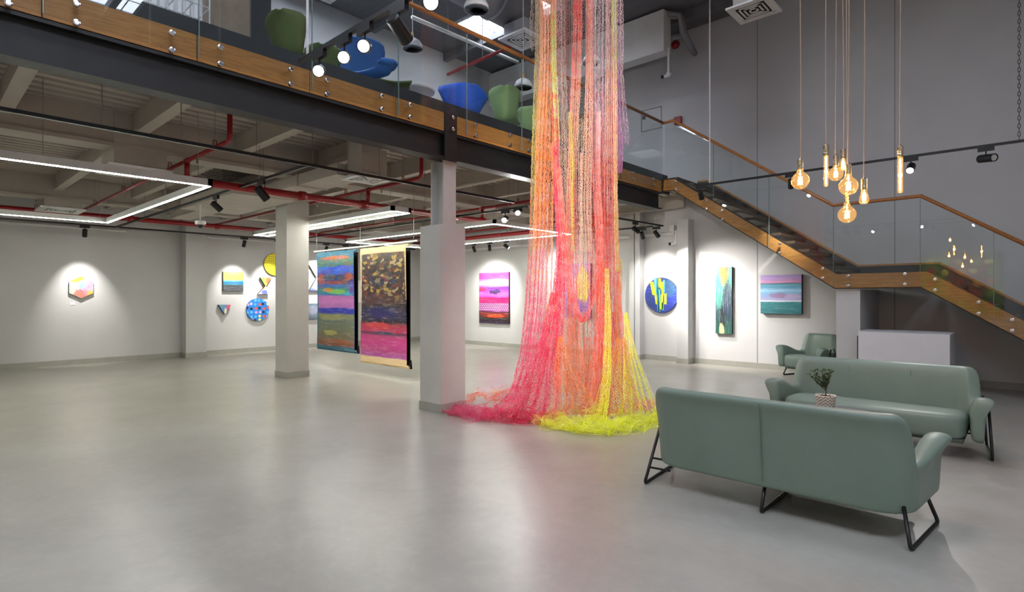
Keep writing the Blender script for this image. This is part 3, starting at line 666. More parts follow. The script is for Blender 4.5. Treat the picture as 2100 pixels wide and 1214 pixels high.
canvas('grey blue square canvas low behind the teal scroll', rect_x(632, 622.5, 662, 654.5, XP), paint('greyblue', 'y', [(0, '4f6070'), (.5, '7f8ea0'), (1, '5f7a90')], blobs=[(.4, .6, .3, .3, 'a0a0b8', .7)], st=(40, 4), streak=.3, seed=10), 'x')
canvas('plain white canvas seen between the two scrolls', rect_x(735, 575, 764, 620, XP), paint('white_canvas', 'y', [(0, 'e8e8ea'), (1, 'ececee')], streak=.03), 'x')
P, c, r = disc_x(531, 635, 23, XP)
canvas('round blue painting with coloured polka dots', P, paint('polka_blue', 'y', [(0, '1d78cc'), (1, '1d78cc')], streak=0, warp=0, vor=(5.6, .34, ['17212e', '4f9fe0', 'c8a0dc', '17212e', '5aa8e6', 'd8d870', 'e0503a', 'c8a0dc'])), 'x', rim=mat('blue_rim', '1a4f86', .6))
P, c, r = disc_x(566, 542, 22.5, XP)
canvas('round yellow painting with rows of black dots half behind the column', P, paint('dots_yellow', 'y', [(0, 'f0de1e'), (1, 'f0de1e')], streak=0, warp=0, dots=(11, 10, .2, '20201a', 0, 1)), 'x', rim=mat('yellow_rim', '8a7f14', .6))
canvas('tall pink and purple landscape painting with a dotted band', rect_y(980.5, 558.5, 1041, 663, YP),
       paint('pink_landscape', 'x', [(0, '3a2040'), (.06, '241a22'), (.12, '3a2420'), (.2, '8a2a1c'), (.22, '3a1c30'), (.24, 'a04a90'), (.39, '903a80'), (.41, 'd01a6a'), (.5, 'd8185a'), (.53, 'b04ac0'), (.58, 'c060d0'), (.64, '8a3ab0'), (.7, '6a30c0'), (.75, 'd890b8'), (.8, 'e4b8d0'), (.88, 'cc4a9c'), (.95, 'd03a8c'), (1, 'd05aa4')],
             blobs=[(.55, .145, .35, .035, 'e04a20', 1), (.55, .62, .2, .05, '2a2040', .9), (.12, .67, .15, .04, 'c03050', .9)], warp=.03, ws=(2, 8), streak=.2, dots=(16, 28, .26, 'f0d8ea', .24, .4), seed=12), 'y', depth=.06)
canvas('purple and yellow painting seen through the hanging net', rect_y(1156, 541, 1209, 652, YP), paint('violet_yellow', 'x', [(0, '8a6ac0'), (1, 'b09ad8')], blobs=[(.7, .6, .25, .35, 'f0e060', .95), (.3, .5, .2, .3, 'e0d8f0', .9), (.5, .2, .3, .15, '6a4ac0', .9)], streak=.25, seed=13), 'y', depth=.06)
P, c, r = disc_y(1353, 605.5, 36.5, YP)
rd = canvas('round dark blue painting with upright yellow strokes', P, paint('round_blue', 'x', [(0, '1c2c7a'), (.4, '24389a'), (1, '1c2a60')], blobs=[(.75, .7, .2, .25, '2a5a78', .7), (.25, .3, .25, .3, '20346a', .8)], streak=.15, seed=14), 'y', depth=.05)
rdc = [o for o in rd.children if o.name.startswith('canvas')][0]
cols = {'y': mat('stroke_yellow', 'e6e614', .5), 'g': mat('stroke_green', '4ab478', .5), 'b': mat('stroke_blue', '2a7ad0', .5), 't': mat('stroke_teal', '58b8b0', .5)}
for x0, y0, x1, y1, lean, k in ((1333, 578, 1340, 605, 5, 'y'), (1341, 570, 1346, 603, 3, 't'), (1346, 571, 1350, 640, 2, 'b'), (1349, 571, 1355, 592, 1, 'y'), (1350, 590, 1354, 640, 0, 'g'), (1342, 603, 1346, 624, 3, 'y'), (1356, 578, 1360, 604, 1, 'y'), (1360, 574, 1363, 600, 0, 't'), (1355, 604, 1360, 634, -1, 'y'), (1362, 602, 1367, 624, 0, 'y'), (1357, 620, 1361, 636, 0, 'g')):
    a, b, c_, d = ony(x0, y0, YB - .056), ony(x1, y0, YB - .056), ony(x1 + lean, y1, YB - .056), ony(x0 + lean, y1, YB - .056)
    MB().prism([a, b, c_, d], (0, .004, 0)).build('paint_stroke', cols[k], rdc)
canvas('tall narrow green painting with orange drips at the top', rect_y(1466, 547.5, 1499.5, 684.5, YP),
       paint('tall_green', 'x', [(0, '1d5a4a'), (.15, '1c4a44'), (.35, '24404a'), (.6, '2e6a62'), (.8, '4a9a84'), (1, '58a890')], blobs=[(.52, .95, .28, .22, 'b4701c', .95), (.5, .82, .18, .12, 'bc7a28', .8), (.75, .5, .3, .3, '22344a', .9), (.42, .22, .18, .2, '141f24', .9), (.38, .05, .16, .1, 'b8c48a', .95), (.2, .6, .2, .25, '4aa08a', .6)],
             streak=.32, st=(26, 5), warp=.05, ws=(14, 2.5), speck=(['a8dccc', 'dff0e8'], 30, 6, .62, .7, .7), seed=15), 'y', depth=.07)
canvas('wide seascape painting in pink, blue and teal bands', rect_y(1559.5, 563.5, 1643.5, 643.5, YP),
       paint('seascape', 'x', [(0, '1d6a72'), (.3, '2a7f84'), (.32, 'e0e4f0'), (.36, 'a8a8d0'), (.45, '8fa4d4'), (.55, '7ab8dc'), (.6, 'a8d0ec'), (.66, '5aa0c8'), (.74, '64a8bc'), (.785, '3a6a80'), (.79, 'd88ab4'), (.9, 'b08acc'), (1, '9a86c4')],
             blobs=[(.45, .47, .24, .07, 'a86a90', .6), (.8, .45, .2, .08, 'c0a8d0', .7)], warp=.02, ws=(2, 5), streak=.2, dots=(26, 26, .16, 'f0e8f4', .8, 1.01), seed=16), 'y', depth=.1)
# painting on the wall behind the viewer, mirrored in the stair glass
canvas('large green and red painting with round spots on the wall behind the viewer', [(-2.9, Y0 + .06, .9), (-.6, Y0 + .06, .9), (-.6, Y0 + .06, 3.0), (-2.9, Y0 + .06, 3.0)],
       paint('spotted_green', 'x', [(0, '6a8a2a'), (.5, '8a9a3a'), (1, '7a8a40')], blobs=[(.6, .6, .3, .4, 'a04a3a', .8), (.2, .4, .2, .4, 'a0a830', .8)], vor=(6, .3, ['e0d050', 'e05a30', 'a8c040', 'f0a040']), streak=.2, seed=17), 'y', depth=-.05)
t = thing('wall_washer', 'spotlight rail lighting the green painting behind the viewer', 'spotlight', (-1.7, -1.3, 3.9))
MB().bar((-2.6, -1.3, 3.9), (-.8, -1.3, 3.9), .04, .04).build('rail', M_black, t)
T([(-1.7, -1.3, 3.9), (-1.7, -1.3, HC)], .01, 6).build('rod', M_black, t)
for x in (-2.3, -1.1):
    MB().lathe([(.04, -.08), (.05, -.06), (.05, .1), (0, .1)], (x, -1.3, 3.8), 14, (0, -.6, -1)).build('head', M_black, t)
    spot_light('spot_beam', t, (x, -1.37, 3.68), (x + (.3 if x < -2 else -.3), Y0, 1.9), 120, 60)
# ------------------------------------------------------------------ hanging scrolls
YSC = 6.17
def scroll(lab, px0, px1, ztop, zbot, edge, m):
    x0, x1 = ony(px0, 620, YSC).x, ony(px1, 620, YSC).x
    t = thing('hanging_scroll', lab, 'painting', ((x0 + x1) / 2, YSC, zbot))
    n = 8; cl = MB()
    vs, fs = [], []
    for j in range(13):
        z = zbot + (ztop - zbot) * j / 12
        for i in range(n + 1): vs.append((x0 + (x1 - x0) * i / n, YSC + .012 * math.sin(i * .9 + j * .3), z))
    for j in range(12):
        for i in range(n): k = j * (n + 1) + i; fs.append((k, k + 1, k + n + 2, k + n + 1))
    k = len(vs); vs += [(a, b + .006, c) for a, b, c in vs]; fs += [tuple(q + k for q in f[::-1]) for f in fs]
    cl.add(vs, fs).build('painted_cloth', m, t, smooth=True)
    B(x0 + .05, x1 - .004, YSC + .085, YSC + .1, zbot + .02, ztop - .02).build('backing_cloth', M_black, t)
    for z in (ztop + .012, zbot - .012): T([(x0 - .03, YSC + .04, z), (x1 + .03, YSC + .04, z)], .022, 8).build('roller', edge, t)
    MB().prism([(x1 - .03, YSC + .06, zbot - .04), (x1 + .025, YSC + .09, zbot - .04), (x1 + .0, YSC + .09, zbot + .12)], (0, .03, 0)).build('backing_tail', M_black, t)
    for x in (x0 + .06, x1 - .06): T([(x, YSC + .04, ztop + .02), (x, YSC + .045, 2.515)], .0035, 5).build('suspension_wire', M_wire, t)
    return t
b1 = paint('scroll_teal', 'x', [(0, '2f6a80'), (.035, '336e82'), (.045, '8a4a34'), (.1, '7a6a50'), (.2, '6f7458'), (.3, '6a7468'), (.36, '8a8a5c'), (.38, '2430a0'), (.425, '2838b8'), (.43, 'a864b0'), (.5, 'c474b8'), (.555, 'b86cae'), (.565, '2a70b0'), (.62, '2f8a70'), (.66, '2a5ab0'), (.7, '283a70'), (.75, '40304a'), (.8, '2450c0'), (.85, '2a5ac8'), (.87, '3a6a50'), (.92, '4f7a60'), (.935, '3a7084'), (.97, '2f6e86'), (1, '2f6a84')],
           blobs=[(.5, .945, .36, .022, 'b8642e', 1), (.12, .73, .1, .06, 'a8482a', 1), (.85, .74, .12, .04, 'b04a2a', 1), (.5, .695, .4, .018, '9a3c24', .9), (.55, .6, .25, .02, '78c040', 1), (.85, .58, .14, .022, '2ab0c8', 1), (.3, .615, .14, .02, 'c88a2a', .9), (.55, .09, .4, .018, 'a85a34', .95), (.4, .17, .2, .03, 'b8b060', .8), (.4, .33, .3, .03, 'a8a468', .6), (.55, .735, .25, .03, '243048', .9), (.93, .64, .06, .07, '6a3ab8', .9), (.65, .845, .2, .025, '1f4fd8', 1), (0, .5, .035, .6, '2f6a80', 1), (1, .5, .02, .6, '4a5a90', .6)],
           warp=.022, ws=(2.2, 10), streak=.22, st=(5, 60), dabs=(['2450b0', '8a4428', '2f6a58', '243048', '6a5a48', '2a6a90', '50407a'], 8, 40, .28), speck=(['c8a860', '5a2a20', 'a8c8d0', '38603a', 'b0602e'], 18, 60, .58, .66, .5), seed=20)
b2 = paint('scroll_sand', 'x', [(0, 'd8bc8e'), (.055, 'd8bc8e'), (.065, 'a8509a'), (.12, 'b03a7a'), (.18, 'c03a80'), (.24, 'b43a72'), (.26, '38304a'), (.28, 'b02a5a'), (.33, 'a02a44'), (.36, '241c2c'), (.4, '1e1c44'), (.48, '1d1c3a'), (.5, '241c22'), (.53, '40242a'), (.62, '4a2a2a'), (.7, '3a2a2e'), (.74, '4a3a38'), (.8, '5a4438'), (.9, '7a6448'), (.955, '8a7450'), (.965, 'd8bc8e'), (1, 'd8bc8e')],
           blobs=[(.4, .33, .3, .03, 'c03a40', .8), (.5, .27, .2, .012, '34405a', 1), (.5, .44, .35, .05, '1d1d58', .9), (.12, .74, .1, .03, 'a84870', .7), (.5, .715, .3, .025, '38508a', .8), (0, .8, .03, .4, 'd8bc8e', 1), (1, .85, .025, .3, 'd8b878', .9)],
           warp=.014, ws=(2, 8), streak=.2, st=(5, 70), dabs=(['1c1a20', '3a2a2a', '5a3a2c', '16141a', '7a6844', '402428', '2a3048', 'a88a3a', '301c1c', 'a8946c', '6a2a2a', '20242e', '4a4038', '241c20'], 13, 44, .85), speck=(['d8b84a', 'e0d4b0', '16141a', 'b0502e'], 22, 60, .6, .68, .7), seed=21)
scroll('teal bordered painted scroll hanging in the gallery, left one of the two', 650, 726, 2.46, .42, mat('teal_cloth', '2f6a84', .7), b1)
scroll('sand bordered black and magenta painted scroll, right one of the two', 739, 833, 2.46, .26, mat('sand_cloth', 'd8bc8e', .7), b2)
tb = thing('scroll_rail', 'white rail above the hanging scrolls', 'rail', (-8.7, YSC + .04, 2.52))
xa_, xb_ = ony(640, 500, YSC).x, ony(852, 500, YSC).x
T([(xa_, YSC + .05, 2.535), (xb_, YSC + .05, 2.535)], .018, 8).build('bar', M_plastic, tb)
for f in (.03, .5, .97): x = xa_ + (xb_ - xa_) * f; T([(x, YSC + .05, 2.55), (x, YSC + .05, ZD)], .004, 5).build('suspension_wire', M_wire, tb)
# ------------------------------------------------------------------ sofas and armchair
def leather(name, c, rough=.42):
    m, nt, out = nt_new(name); h = N(nt); b = h.n('BsdfPrincipled'); h.l(b.outputs[0], out.inputs[0]); tc = h.n('TexCoord').outputs['Object']
    h.l(h.mix(h.smooth(h.noise(tc, 3, 4), .3, .7), tuple(x * .93 for x in srgb(c)), srgb(c)), b.inputs['Base Color']); b.inputs['Roughness'].default_value = rough
    vn = h.n('TexVoronoi'); vn.inputs['Scale'].default_value = 230; h.l(tc, vn.inputs['Vector'])
    bp = h.n('Bump'); bp.inputs['Strength'].default_value = .12; bp.inputs['Distance'].default_value = .003; h.l(vn.outputs[0], bp.inputs['Height']); h.l(bp.outputs[0], b.inputs['Normal'])
    return m
M_lea = leather('sage_leather', '7b8d81'); M_seam = mat('seam_dark', '6b7d70', .7)
def sm(x, a, b):
    t = max(0, min(1, (x - a) / (b - a))); return t * t * (3 - 2 * t)
def lounge(name, lab, cat, loc, rz, hw, mid=True, seams_back=(0,), seams_front=(-.33, .33)):
    t = thing(name, lab, cat, loc, rz)
    yf, yb_, rc = -.40, .40, .24
    path = []                                                   # (x, y, nx, ny, arm front distance, corner angle or back flag)
    for i in range(7): y = yf + (yb_ - rc - yf) * i / 7; path.append((-hw - .055 * (1 - i / 7), y, -1, 0))
    for i in range(9): a = math.pi - math.pi / 2 * i / 8; path.append((-hw + rc + rc * math.cos(a), yb_ - rc + rc * math.sin(a), math.cos(a), math.sin(a)))
    nb = 14 if mid else 8
    for i in range(1, nb): x = -hw + rc + (2 * hw - 2 * rc) * i / nb; path.append((x, yb_, 0, 1))
    path += [(-x, y, -nx, ny) for x, y, nx, ny in path[:16]][::-1]
    V_, F_ = [], []; K = 12
    for x, y, nx, ny in path:
        cosb = ny                                               # 1 on the back, 0 on the arms
        back = sm(cosb, .30, .80)
        fwd = sm(-(y - (yb_ - rc)), .0, .42)                    # 0 at the corner, 1 at the arm front
        h_arm = .48 + .125 * fwd; h_ = h_arm + (.82 - h_arm) * back
        fl = (.01 + .06 * fwd * (1 - back)); th = .095 + .035 * back; lean = .055 * back
        rnd = max(0, 1 - (y - yf) / .06) if cosb < .1 else 0
        prof = [(-.025, .18), (-.002, .183), (.0, .23), (.008 + lean * .35, .2 + (h_ - .2) * .5), (fl * .2 + lean * .7, h_ - .12), (fl * .9 + lean * .95, h_ - .06), (fl * 1.12 + lean, h_ - .03), (fl * .8 - .015 + lean, h_), (-th * .8 + lean + fl * .1, h_ - .006), (-th + lean * .8, h_ - .07), (-th - .005, .3), (-th - .005, .185)]
        for o_, z in prof: V_.append((x + nx * o_, y + ny * o_, z))
    n = len(path)
    for i in range(n - 1):
        for k in range(K - 1): a = i * K + k; F_.append((a, a + K, a + K + 1, a + 1))
        F_.append((i * K + K - 1, (i + 1) * K + K - 1, (i + 1) * K, i * K))
    F_ += [tuple(range(K)), tuple((n - 1) * K + k for k in range(K - 1, -1, -1))]
    sh = MB(); sh.v = V_; sh.f = [f[::-1] for f in F_]
    o = sh.build('shell', M_lea, t, local=True, smooth=True, sub=2)
    # seat pad, bowed at the front
    st_ = MB(); nn = 14; xs = [-(hw - .07) + 2 * (hw - .07) * i / nn for i in range(nn + 1)]; vs, fs = [], []
    prof = lambda f: [(.30, .19), (-.37 - f, .185), (-.405 - f, .2), (-.42 - f, .3), (-.415 - f, .4), (-.385 - f, .435), (-.1, .43), (.32, .40)]
    for i, x in enumerate(xs):
        f = .05 * (1 - (x / (hw - .085)) ** 2)
        e = .03 * (1 if i in (0, nn) else 0)
        for y, z in prof(f): vs.append((x, y + e * (1 if y < 0 else 0), z - (e * .6 if z > .38 else 0)))
    m_ = 8
    for i in range(nn):
        for k in range(m_): fs.append((i * m_ + k, i * m_ + (k + 1) % m_, (i + 1) * m_ + (k + 1) % m_, (i + 1) * m_ + k))
    fs += [tuple(range(m_ - 1, -1, -1)), tuple(nn * m_ + k for k in range(m_))]
    st_.add(vs, fs).build('seat', M_lea, t, local=True, smooth=True, sub=2)
    B(-(hw - .1), hw - .1, -.4, .3, .165, .2).build('base_panel', mat('sofa_base', '4f5a52', .7), t, local=True, bevel=.01)
    for s in seams_back: T([(s * hw, .408, .23), (s * hw, .43, .5), (s * hw, .452, .69), (s * hw, .462, .79)], .0035, 6).build('seam', M_seam, o, local=True)
    for s in seams_front: T([(s * hw * 1.0, .292, .43), (s * hw, .31, .62), (s * hw, .318, .74)], .004, 6).build('seam', M_seam, o, local=True)
    def frame(x, endf):
        r = .0125; yr, yfr = .43, -.22                          # rear foot, front foot
        def fillet(p):                                          # round the sled corners
            out = [p[0]]
            for a, b, c in zip(p[:-2], p[1:-1], p[2:]):
                a, b, c = V(a), V(b), V(c); u_ = (a - b).normalized(); w_ = (c - b).normalized(); d = .035
                for k in range(5):
                    s_ = k / 4; out.append((b + u_ * d) * (1 - s_) ** 2 + b * 2 * s_ * (1 - s_) + (b + w_ * d) * s_ ** 2)
            return out + [p[-1]]
        top = .56 if endf else .2; sx_ = (1 if x > 0 else -1) if endf else 0
        spl = .07 if x > .1 else (-.07 if x < -.1 else 0)
        k = top / .56; xt_ = x + sx_ * .02
        if not endf: top = .235; ins = .05 if x < -.1 else 0
        else: ins = 0
        P = fillet([(x + ins, yr - .30 * k * (1.0), top), (xt_, yr, r), (xt_ + spl, yfr, r), (x + ins + spl * .7, yfr + .18 * k, top)])
        T(P, r, 10).build('sled_frame', M_black, t, local=True, smooth=True)
        if endf:
            for z in (.2, .13):
                yy = yr - .30 * z / .56; T([(x + sx_ * .01, yy, z), (x - sx_ * .16, yy - .02, z)], .009, 8).build('cross_bar', M_black, t, local=True)
    frame(-hw + .015, False); frame(hw + .012, True)
    if mid: frame(0, False)
    return t
lounge('sofa', 'sage green leather sofa seen from behind in the right foreground', 'sofa', (-1.40, 4.56, 0), math.pi, .89, seams_back=(.0,))
lounge('sofa', 'sage green leather sofa facing the viewer behind the plant', 'sofa', (-1.24, 7.12, 0), 0, .89)
lounge('armchair', 'sage green leather armchair by the wall under the stair', 'armchair', (-3.08, 11.78, 0), -.3, .36, mid=False, seams_front=(), seams_back=())
tag(MB().box(-.98, -.82, 4.72, 4.9, .44, .56).build('cushion', mat('blue_fabric', '2f6f98', .8), bevel=.04, seg=4), 'small blue cushion behind the arm of the front sofa', 'cushion')
# coffee table
ct = thing('coffee_table', 'round grey coffee table between the two sofas', 'table', (-1.4, 5.9, 0))
MB().lathe([(.0, .425), (.43, .425), (.45, .432), (.45, .445), (.44, .45), (0, .45)], (-1.4, 5.9, 0), 48).build('table_top', mat('slate_top', '6d6c72', .35, var=.06), ct, smooth=False)
for k in range(3):
    a = k * 2.094 + .4; T([(-1.4 + .12 * math.cos(a), 5.9 + .12 * math.sin(a), .425), (-1.4 + .36 * math.cos(a), 5.9 + .36 * math.sin(a), .0)], .012, 8).build('leg', M_black, ct)
# potted plant
def pot_mat():
    m, nt, out = nt_new('chevron_pot'); h = N(nt); b = h.n('BsdfPrincipled'); h.l(b.outputs[0], out.inputs[0])
    sx = h.n('SeparateXYZ'); h.l(h.n('TexCoord').outputs['Object'], sx.inputs[0])
    ang = h.math('ARCTAN2', sx.outputs[1], sx.outputs[0]); zz = h.math('PINGPONG', h.math('MULTIPLY', ang, 14 / math.pi / 2 * 1.0), .5)
    s = h.math('FRACT', h.math('ADD', h.math('MULTIPLY', sx.outputs[2], 36), h.math('MULTIPLY', zz, 1.6)))
    h.l(h.mix(h.smooth(s, .42, .58), srgb('f2ece2'), srgb('9c8468')), b.inputs['Base Color']); b.inputs['Roughness'].default_value = .5; return m
pp = V((-1.41, 5.9, .452))
pl = thing('potted_plant', 'small leafy plant in a chevron patterned pot on the coffee table', 'plant', pp)
MB().lathe([(0, 0), (.062, 0), (.07, .01), (.088, .155), (.09, .165), (.082, .165), (.078, .15), (0, .148)], (0, 0, 0), 32).build('pot', pot_mat(), pl, local=True, smooth=True); pot_ = pl.children[0]
MB().lathe([(.079, .14), (.07, .152), (.03, .156), (0, .154)], (0, 0, 0), 20).build('soil', mat('soil', '3a2a22', .9, bump=.4), pot_, local=True)
fol = MB(); stems = []
def leafq(p, d, L, wd):
    d = d.normalized(); s = d.cross(V((random.uniform(-1, 1), random.uniform(-1, 1), .6))).normalized() * wd; nrm = s.cross(d).normalized() * .004
    fol.add([p, p + d * L * .35 + s + nrm, p + d * L * .7 + s * .8 + nrm, p + d * L, p + d * L * .7 - s * .8 + nrm, p + d * L * .35 - s + nrm], [(0, 1, 5), (1, 2, 4, 5), (2, 3, 4)])
trunk = [V((0, 0, .15)), V((.004, .002, .2)), V((.0, 0, .24))]
T(trunk, [.006, .005, .004], 6).build('stem', mat('bark', '5a4634', .8), pl, local=True)
br = MB()
for k in range(13):
    a = k * 2.4; b_ = .25 + random.random() * .75; p0 = V((0, 0, .2 + .04 * random.random())); d = V((math.cos(a) * b_, math.sin(a) * b_, .75 + random.random() * .35)); L = .13 + .1 * random.random()
    pts = [p0]; 
    for s in range(5): d = (d + V((random.uniform(-.2, .2), random.uniform(-.2, .2), .08))).normalized(); pts.append(pts[-1] + d * L / 5)
    br.tube(pts, [.0028, .0025, .002, .0018, .0015, .001], 5)
    for s in range(1, 6):
        for q in range(3):
            ld = d * .5 + V((random.uniform(-1, 1), random.uniform(-1, 1), random.uniform(-.2, .8))); leafq(pts[s], ld, random.uniform(.028, .05), random.uniform(.006, .009))
bo = br.build('branches', MATS['bark'], pl, local=True)
fo = fol.build('foliage', mat('leaf_green', '4f6340', .5, var=.3, scale=30), pl, local=True); fo['kind'] = 'stuff'
# reception desk
dk_ = thing('reception_desk', 'white box shaped reception desk under the stair landing', 'desk', (-1.43, 10.9, 0))
dx0, dx1 = ony(1760, 690, 10.45).x, ony(1948, 690, 10.45).x
B(dx0, dx1, 10.45, 10.52, 0, .95).build('front_panel', mat('desk_white', 'd9d8da', .45, var=.02), dk_)
B(dx1 - .05, dx1, 10.52, 11.3, 0, .95).build('side_panel', MATS['desk_white'], dk_)
B(dx0, dx0 + .05, 10.52, 10.74, 0, .95).build('side_panel', MATS['desk_white'], dk_)
MB().box(dx0, dx1, 10.45, 10.74, .95, .98).box(pw1 + .01, dx1, 10.74, 11.3, .95, .98).build('counter_top', MATS['desk_white'], dk_)
B(pw1 + .01, dx1 - .06, 10.53, 11.25, .04, .9).build('carcass', M_band, dk_)
# ------------------------------------------------------------------ pendant filament bulbs
M_bulb = glass('amber_bulb', (1, .9, .68), ior=1.5, extra=.03)
_nt = M_bulb.node_tree; _o = [n for n in _nt.nodes if n.type == 'OUTPUT_MATERIAL'][0]; _src = _o.inputs[0].links[0].from_socket
_e = _nt.nodes.new('ShaderNodeEmission'); _e.inputs[0].default_value = (1, .5, .14, 1); _e.inputs[1].default_value = .22       # the lit envelope glows
_a = _nt.nodes.new('ShaderNodeAddShader'); _nt.links.new(_src, _a.inputs[0]); _nt.links.new(_e.outputs[0], _a.inputs[1]); _nt.links.new(_a.outputs[0], _o.inputs[0])
M_fil = emit('filament', 'ffa845', 110.0)
M_gold = mat('bulb_cap', 'c8b89a', .25, metal=1)
M_cord = mat('fabric_cord', 'b89f86', .7)
def pendant(lab, px, py, t_, kind, s):
    c = att(px, py, t_); t = thing('pendant_bulb', lab, 'lamp', c, group='hanging filament bulbs')
    if kind == 'globe': prof = [(0, -1), (.35, -.94), (.7, -.71), (.94, -.34), (1, 0), (.94, .34), (.72, .7), (.45, .93), (.34, 1.15), (.3, 1.4)]; top = 1.4
    elif kind == 'tube': prof = [(0, -1), (.1, -.98), (.135, -.93), (.135, .9), (.1, .97), (.09, 1.0)]; top = 1.0
    else: prof = [(0, -1), (.3, -.95), (.52, -.7), (.58, -.4), (.5, 0), (.36, .45), (.27, .8), (.25, 1.0)]; top = 1.0
    MB().lathe([(r * s, z * s) for r, z in prof], c, 24).build('glass_envelope', M_bulb, t, smooth=True); env = t.children[0]
    ztop = c.z + top * s; cr = .021
    MB().lathe([(.02, -.012), (cr, 0), (cr, .012), (cr * .93, .018), (cr, .026), (cr * .93, .034), (cr, .042), (cr, .075), (.008, .085), (0, .085)], (c.x, c.y, ztop), 16).build('lamp_holder', M_gold, t)
    f = MB()
    if kind == 'tube':
        for sx in (-1, 1): f.tube([c + V((sx * .004, 0, -.85 * s)), c + V((sx * .004, 0, .85 * s))], .0028, 5)
    else:
        R_ = .24 * s if kind == 'globe' else .2 * s; h_ = .45 * s
        for k in range(5):
            a = k * 1.2566; f.tube([c + V((math.cos(a) * R_ * .7, math.sin(a) * R_ * .7, h_)), c + V((math.cos(a + .6) * R_, math.sin(a + .6) * R_, -h_))], .0022, 5)
        f.tube([c + V((0, 0, .3 * s)), c + V((0, 0, ztop - c.z))], .003, 5)
    f.build('filament', M_fil, env)
    wob = [V((c.x + .004 * math.sin(z * 2.1 + px), c.y, z)) for z in np.linspace(ztop + .08, HC, 12)]
    T(wob, .0032, 6).build('cord', M_cord, t)
    l = bpy.data.lights.new('bulb_glow', 'POINT'); l.energy = 2.2; l.color = (1, .6, .25); l.shadow_soft_size = .02
    o = bpy.data.objects.new('bulb_glow', l); COL.objects.link(o); o.parent = t
for a in (('globe bulb hanging leftmost of the cluster', 1641, 371, 4.55, 'globe', .069), ('long tube bulb second from the left of the cluster', 1694, 350, 4.7, 'tube', .135), ('small globe bulb between the left tube and the pear bulb', 1714, 357, 4.85, 'globe', .06),
          ('upper pear shaped bulb in the middle of the cluster', 1729, 337, 5.2, 'pear', .062), ('large globe bulb in the middle of the cluster', 1740, 382, 4.5, 'globe', .072), ('lowest globe bulb of the cluster', 1737, 440, 4.6, 'globe', .069),
          ('lone pear shaped bulb right of the middle of the cluster', 1772, 403, 4.4, 'pear', .062), ('long tube bulb at the right of the cluster', 1846, 358, 4.5, 'tube', .15)): pendant(*a)
# thin chain holding the hall track at the right
p = ony(2090, 285, YR); ch = thing('suspension_chain', 'thin dark chain hanging down to the long hall track at the far right', 'chain', (p.x, YR, ZH))
lk = MB()
for k in range(76):
    z = ZH + .02 + k * .054; e = .012
    a, b = ((e, 0) if k % 2 else (0, e)); lk.tube([(p.x + a, YR + b, z), (p.x + a, YR + b, z + .04), (p.x, YR, z + .055), (p.x - a, YR - b, z + .04), (p.x - a, YR - b, z), (p.x, YR, z - .012), (p.x + a, YR + b, z)], .0035, 4, cap=False)
o = lk.build('links', M_dark, ch); o['kind'] = 'stuff'
# ------------------------------------------------------------------ mezzanine furniture
def dome(lab, p, r=.16):
    p = V(p); t = thing('dome_lamp', lab, 'lamp', p)
    MB().lathe([(r, 0), (r * .98, r * .3), (r * .8, r * .68), (r * .45, r * .93), (.03, r * 1.02), (.02, r * 1.0), (r * .42, r * .88), (r * .76, r * .64), (r * .94, r * .28), (r * .96, 0)], p, 28).build('shade', mat('lamp_white', 'dcdcdc', .4), t, smooth=True)
    MB().lathe([(.03, r), (.012, r + .12), (0, r + .12)], p, 12).build('neck', wood('beech', 'cfa878', 'b88f60', 2), t)
    T([p + V((0, 0, r + .12)), (p.x, p.y, HC)], .006, 6).build('cord', M_rod, t)
    MB().lathe([(0, .02), (.03, .03), (.03, .08), (0, .1)], p, 12).build('bulb', mat('bulb_off', 'e6e2da', .4), t, smooth=True)
dome('white dome lamp hanging over the mezzanine left of the net', onx(1073, 180, -6.4), .155)
dome('white dome lamp seen through the upper net', onx(1213, 130, -6.1), .17)
dome('white dome lamp at the top edge beside the lit spotlight', onx(977, 20, -6.2), .19)
dome('white dome lamp behind the dark spotlight', onx(846, 100, -7.6), .17)
def shellchair(lab, x, y, rz, c, w_=.33, hb=.42, seat=.42, winged=.1):
    m = mat('chair_' + c, c, .75, var=.06); t = thing('shell_chair', lab, 'chair', (x, y, ZF), rz)
    nu, nv = 12, 14; vs, fs = [], []
    for j in range(nv + 1):
        v = j / nv
        for i in range(nu + 1):
            u = -1 + 2 * i / nu
            if v < .5:
                k = v / .5; yy = -.28 + .5 * k; zz = seat + .03 * (1 - k) ** 2 - .02 * math.sin(k * 3.1); ww = w_ * (.85 - .17 * k)
            else:
                k = (v - .5) / .5; yy = .22 + .12 * k + .03 * math.sin(k * 1.57); zz = seat + hb * math.sin(k * 1.57) ** .9; ww = w_ * (.68 + .42 * math.sin(min(1, k * 1.25) * 1.57)) * math.sqrt(max(.02, 1 - (k * .985) ** 4.5))
            vs.append((u * ww, yy - winged * (abs(u) ** 2) * (.3 + v), zz + (.06 * u * u * (1 - abs(v - .5)) if v < .75 else 0)))
    for j in range(nv):
        for i in range(nu): a = j * (nu + 1) + i; fs.append((a, a + 1, a + nu + 2, a + nu + 1))
    o = MB().add(vs, fs).build('shell', m, t, local=True, smooth=True)
    md = o.modifiers.new('thick', 'SOLIDIFY'); md.thickness = .03
    T([(0, 0, .02), (0, 0, seat)], .02, 8).build('stem', M_chrome, t, local=True)
    for k in range(4): a = k * 1.571 + .785; T([(0, 0, .06), (.26 * math.cos(a), .26 * math.sin(a), .015)], .014, 6).build('foot', M_chrome, t, local=True)
G_, BL = '7f9a68', '3f78c8'
gd = '5d6b3c'
shellchair('dark green shell chair at the left of the mezzanine, taller one', -6.62, 3.26, -2.5, gd, .24, .46)
shellchair('dark green shell chair half hidden beside the white rod', -6.95, 3.85, -2.2, gd, .22, .36)
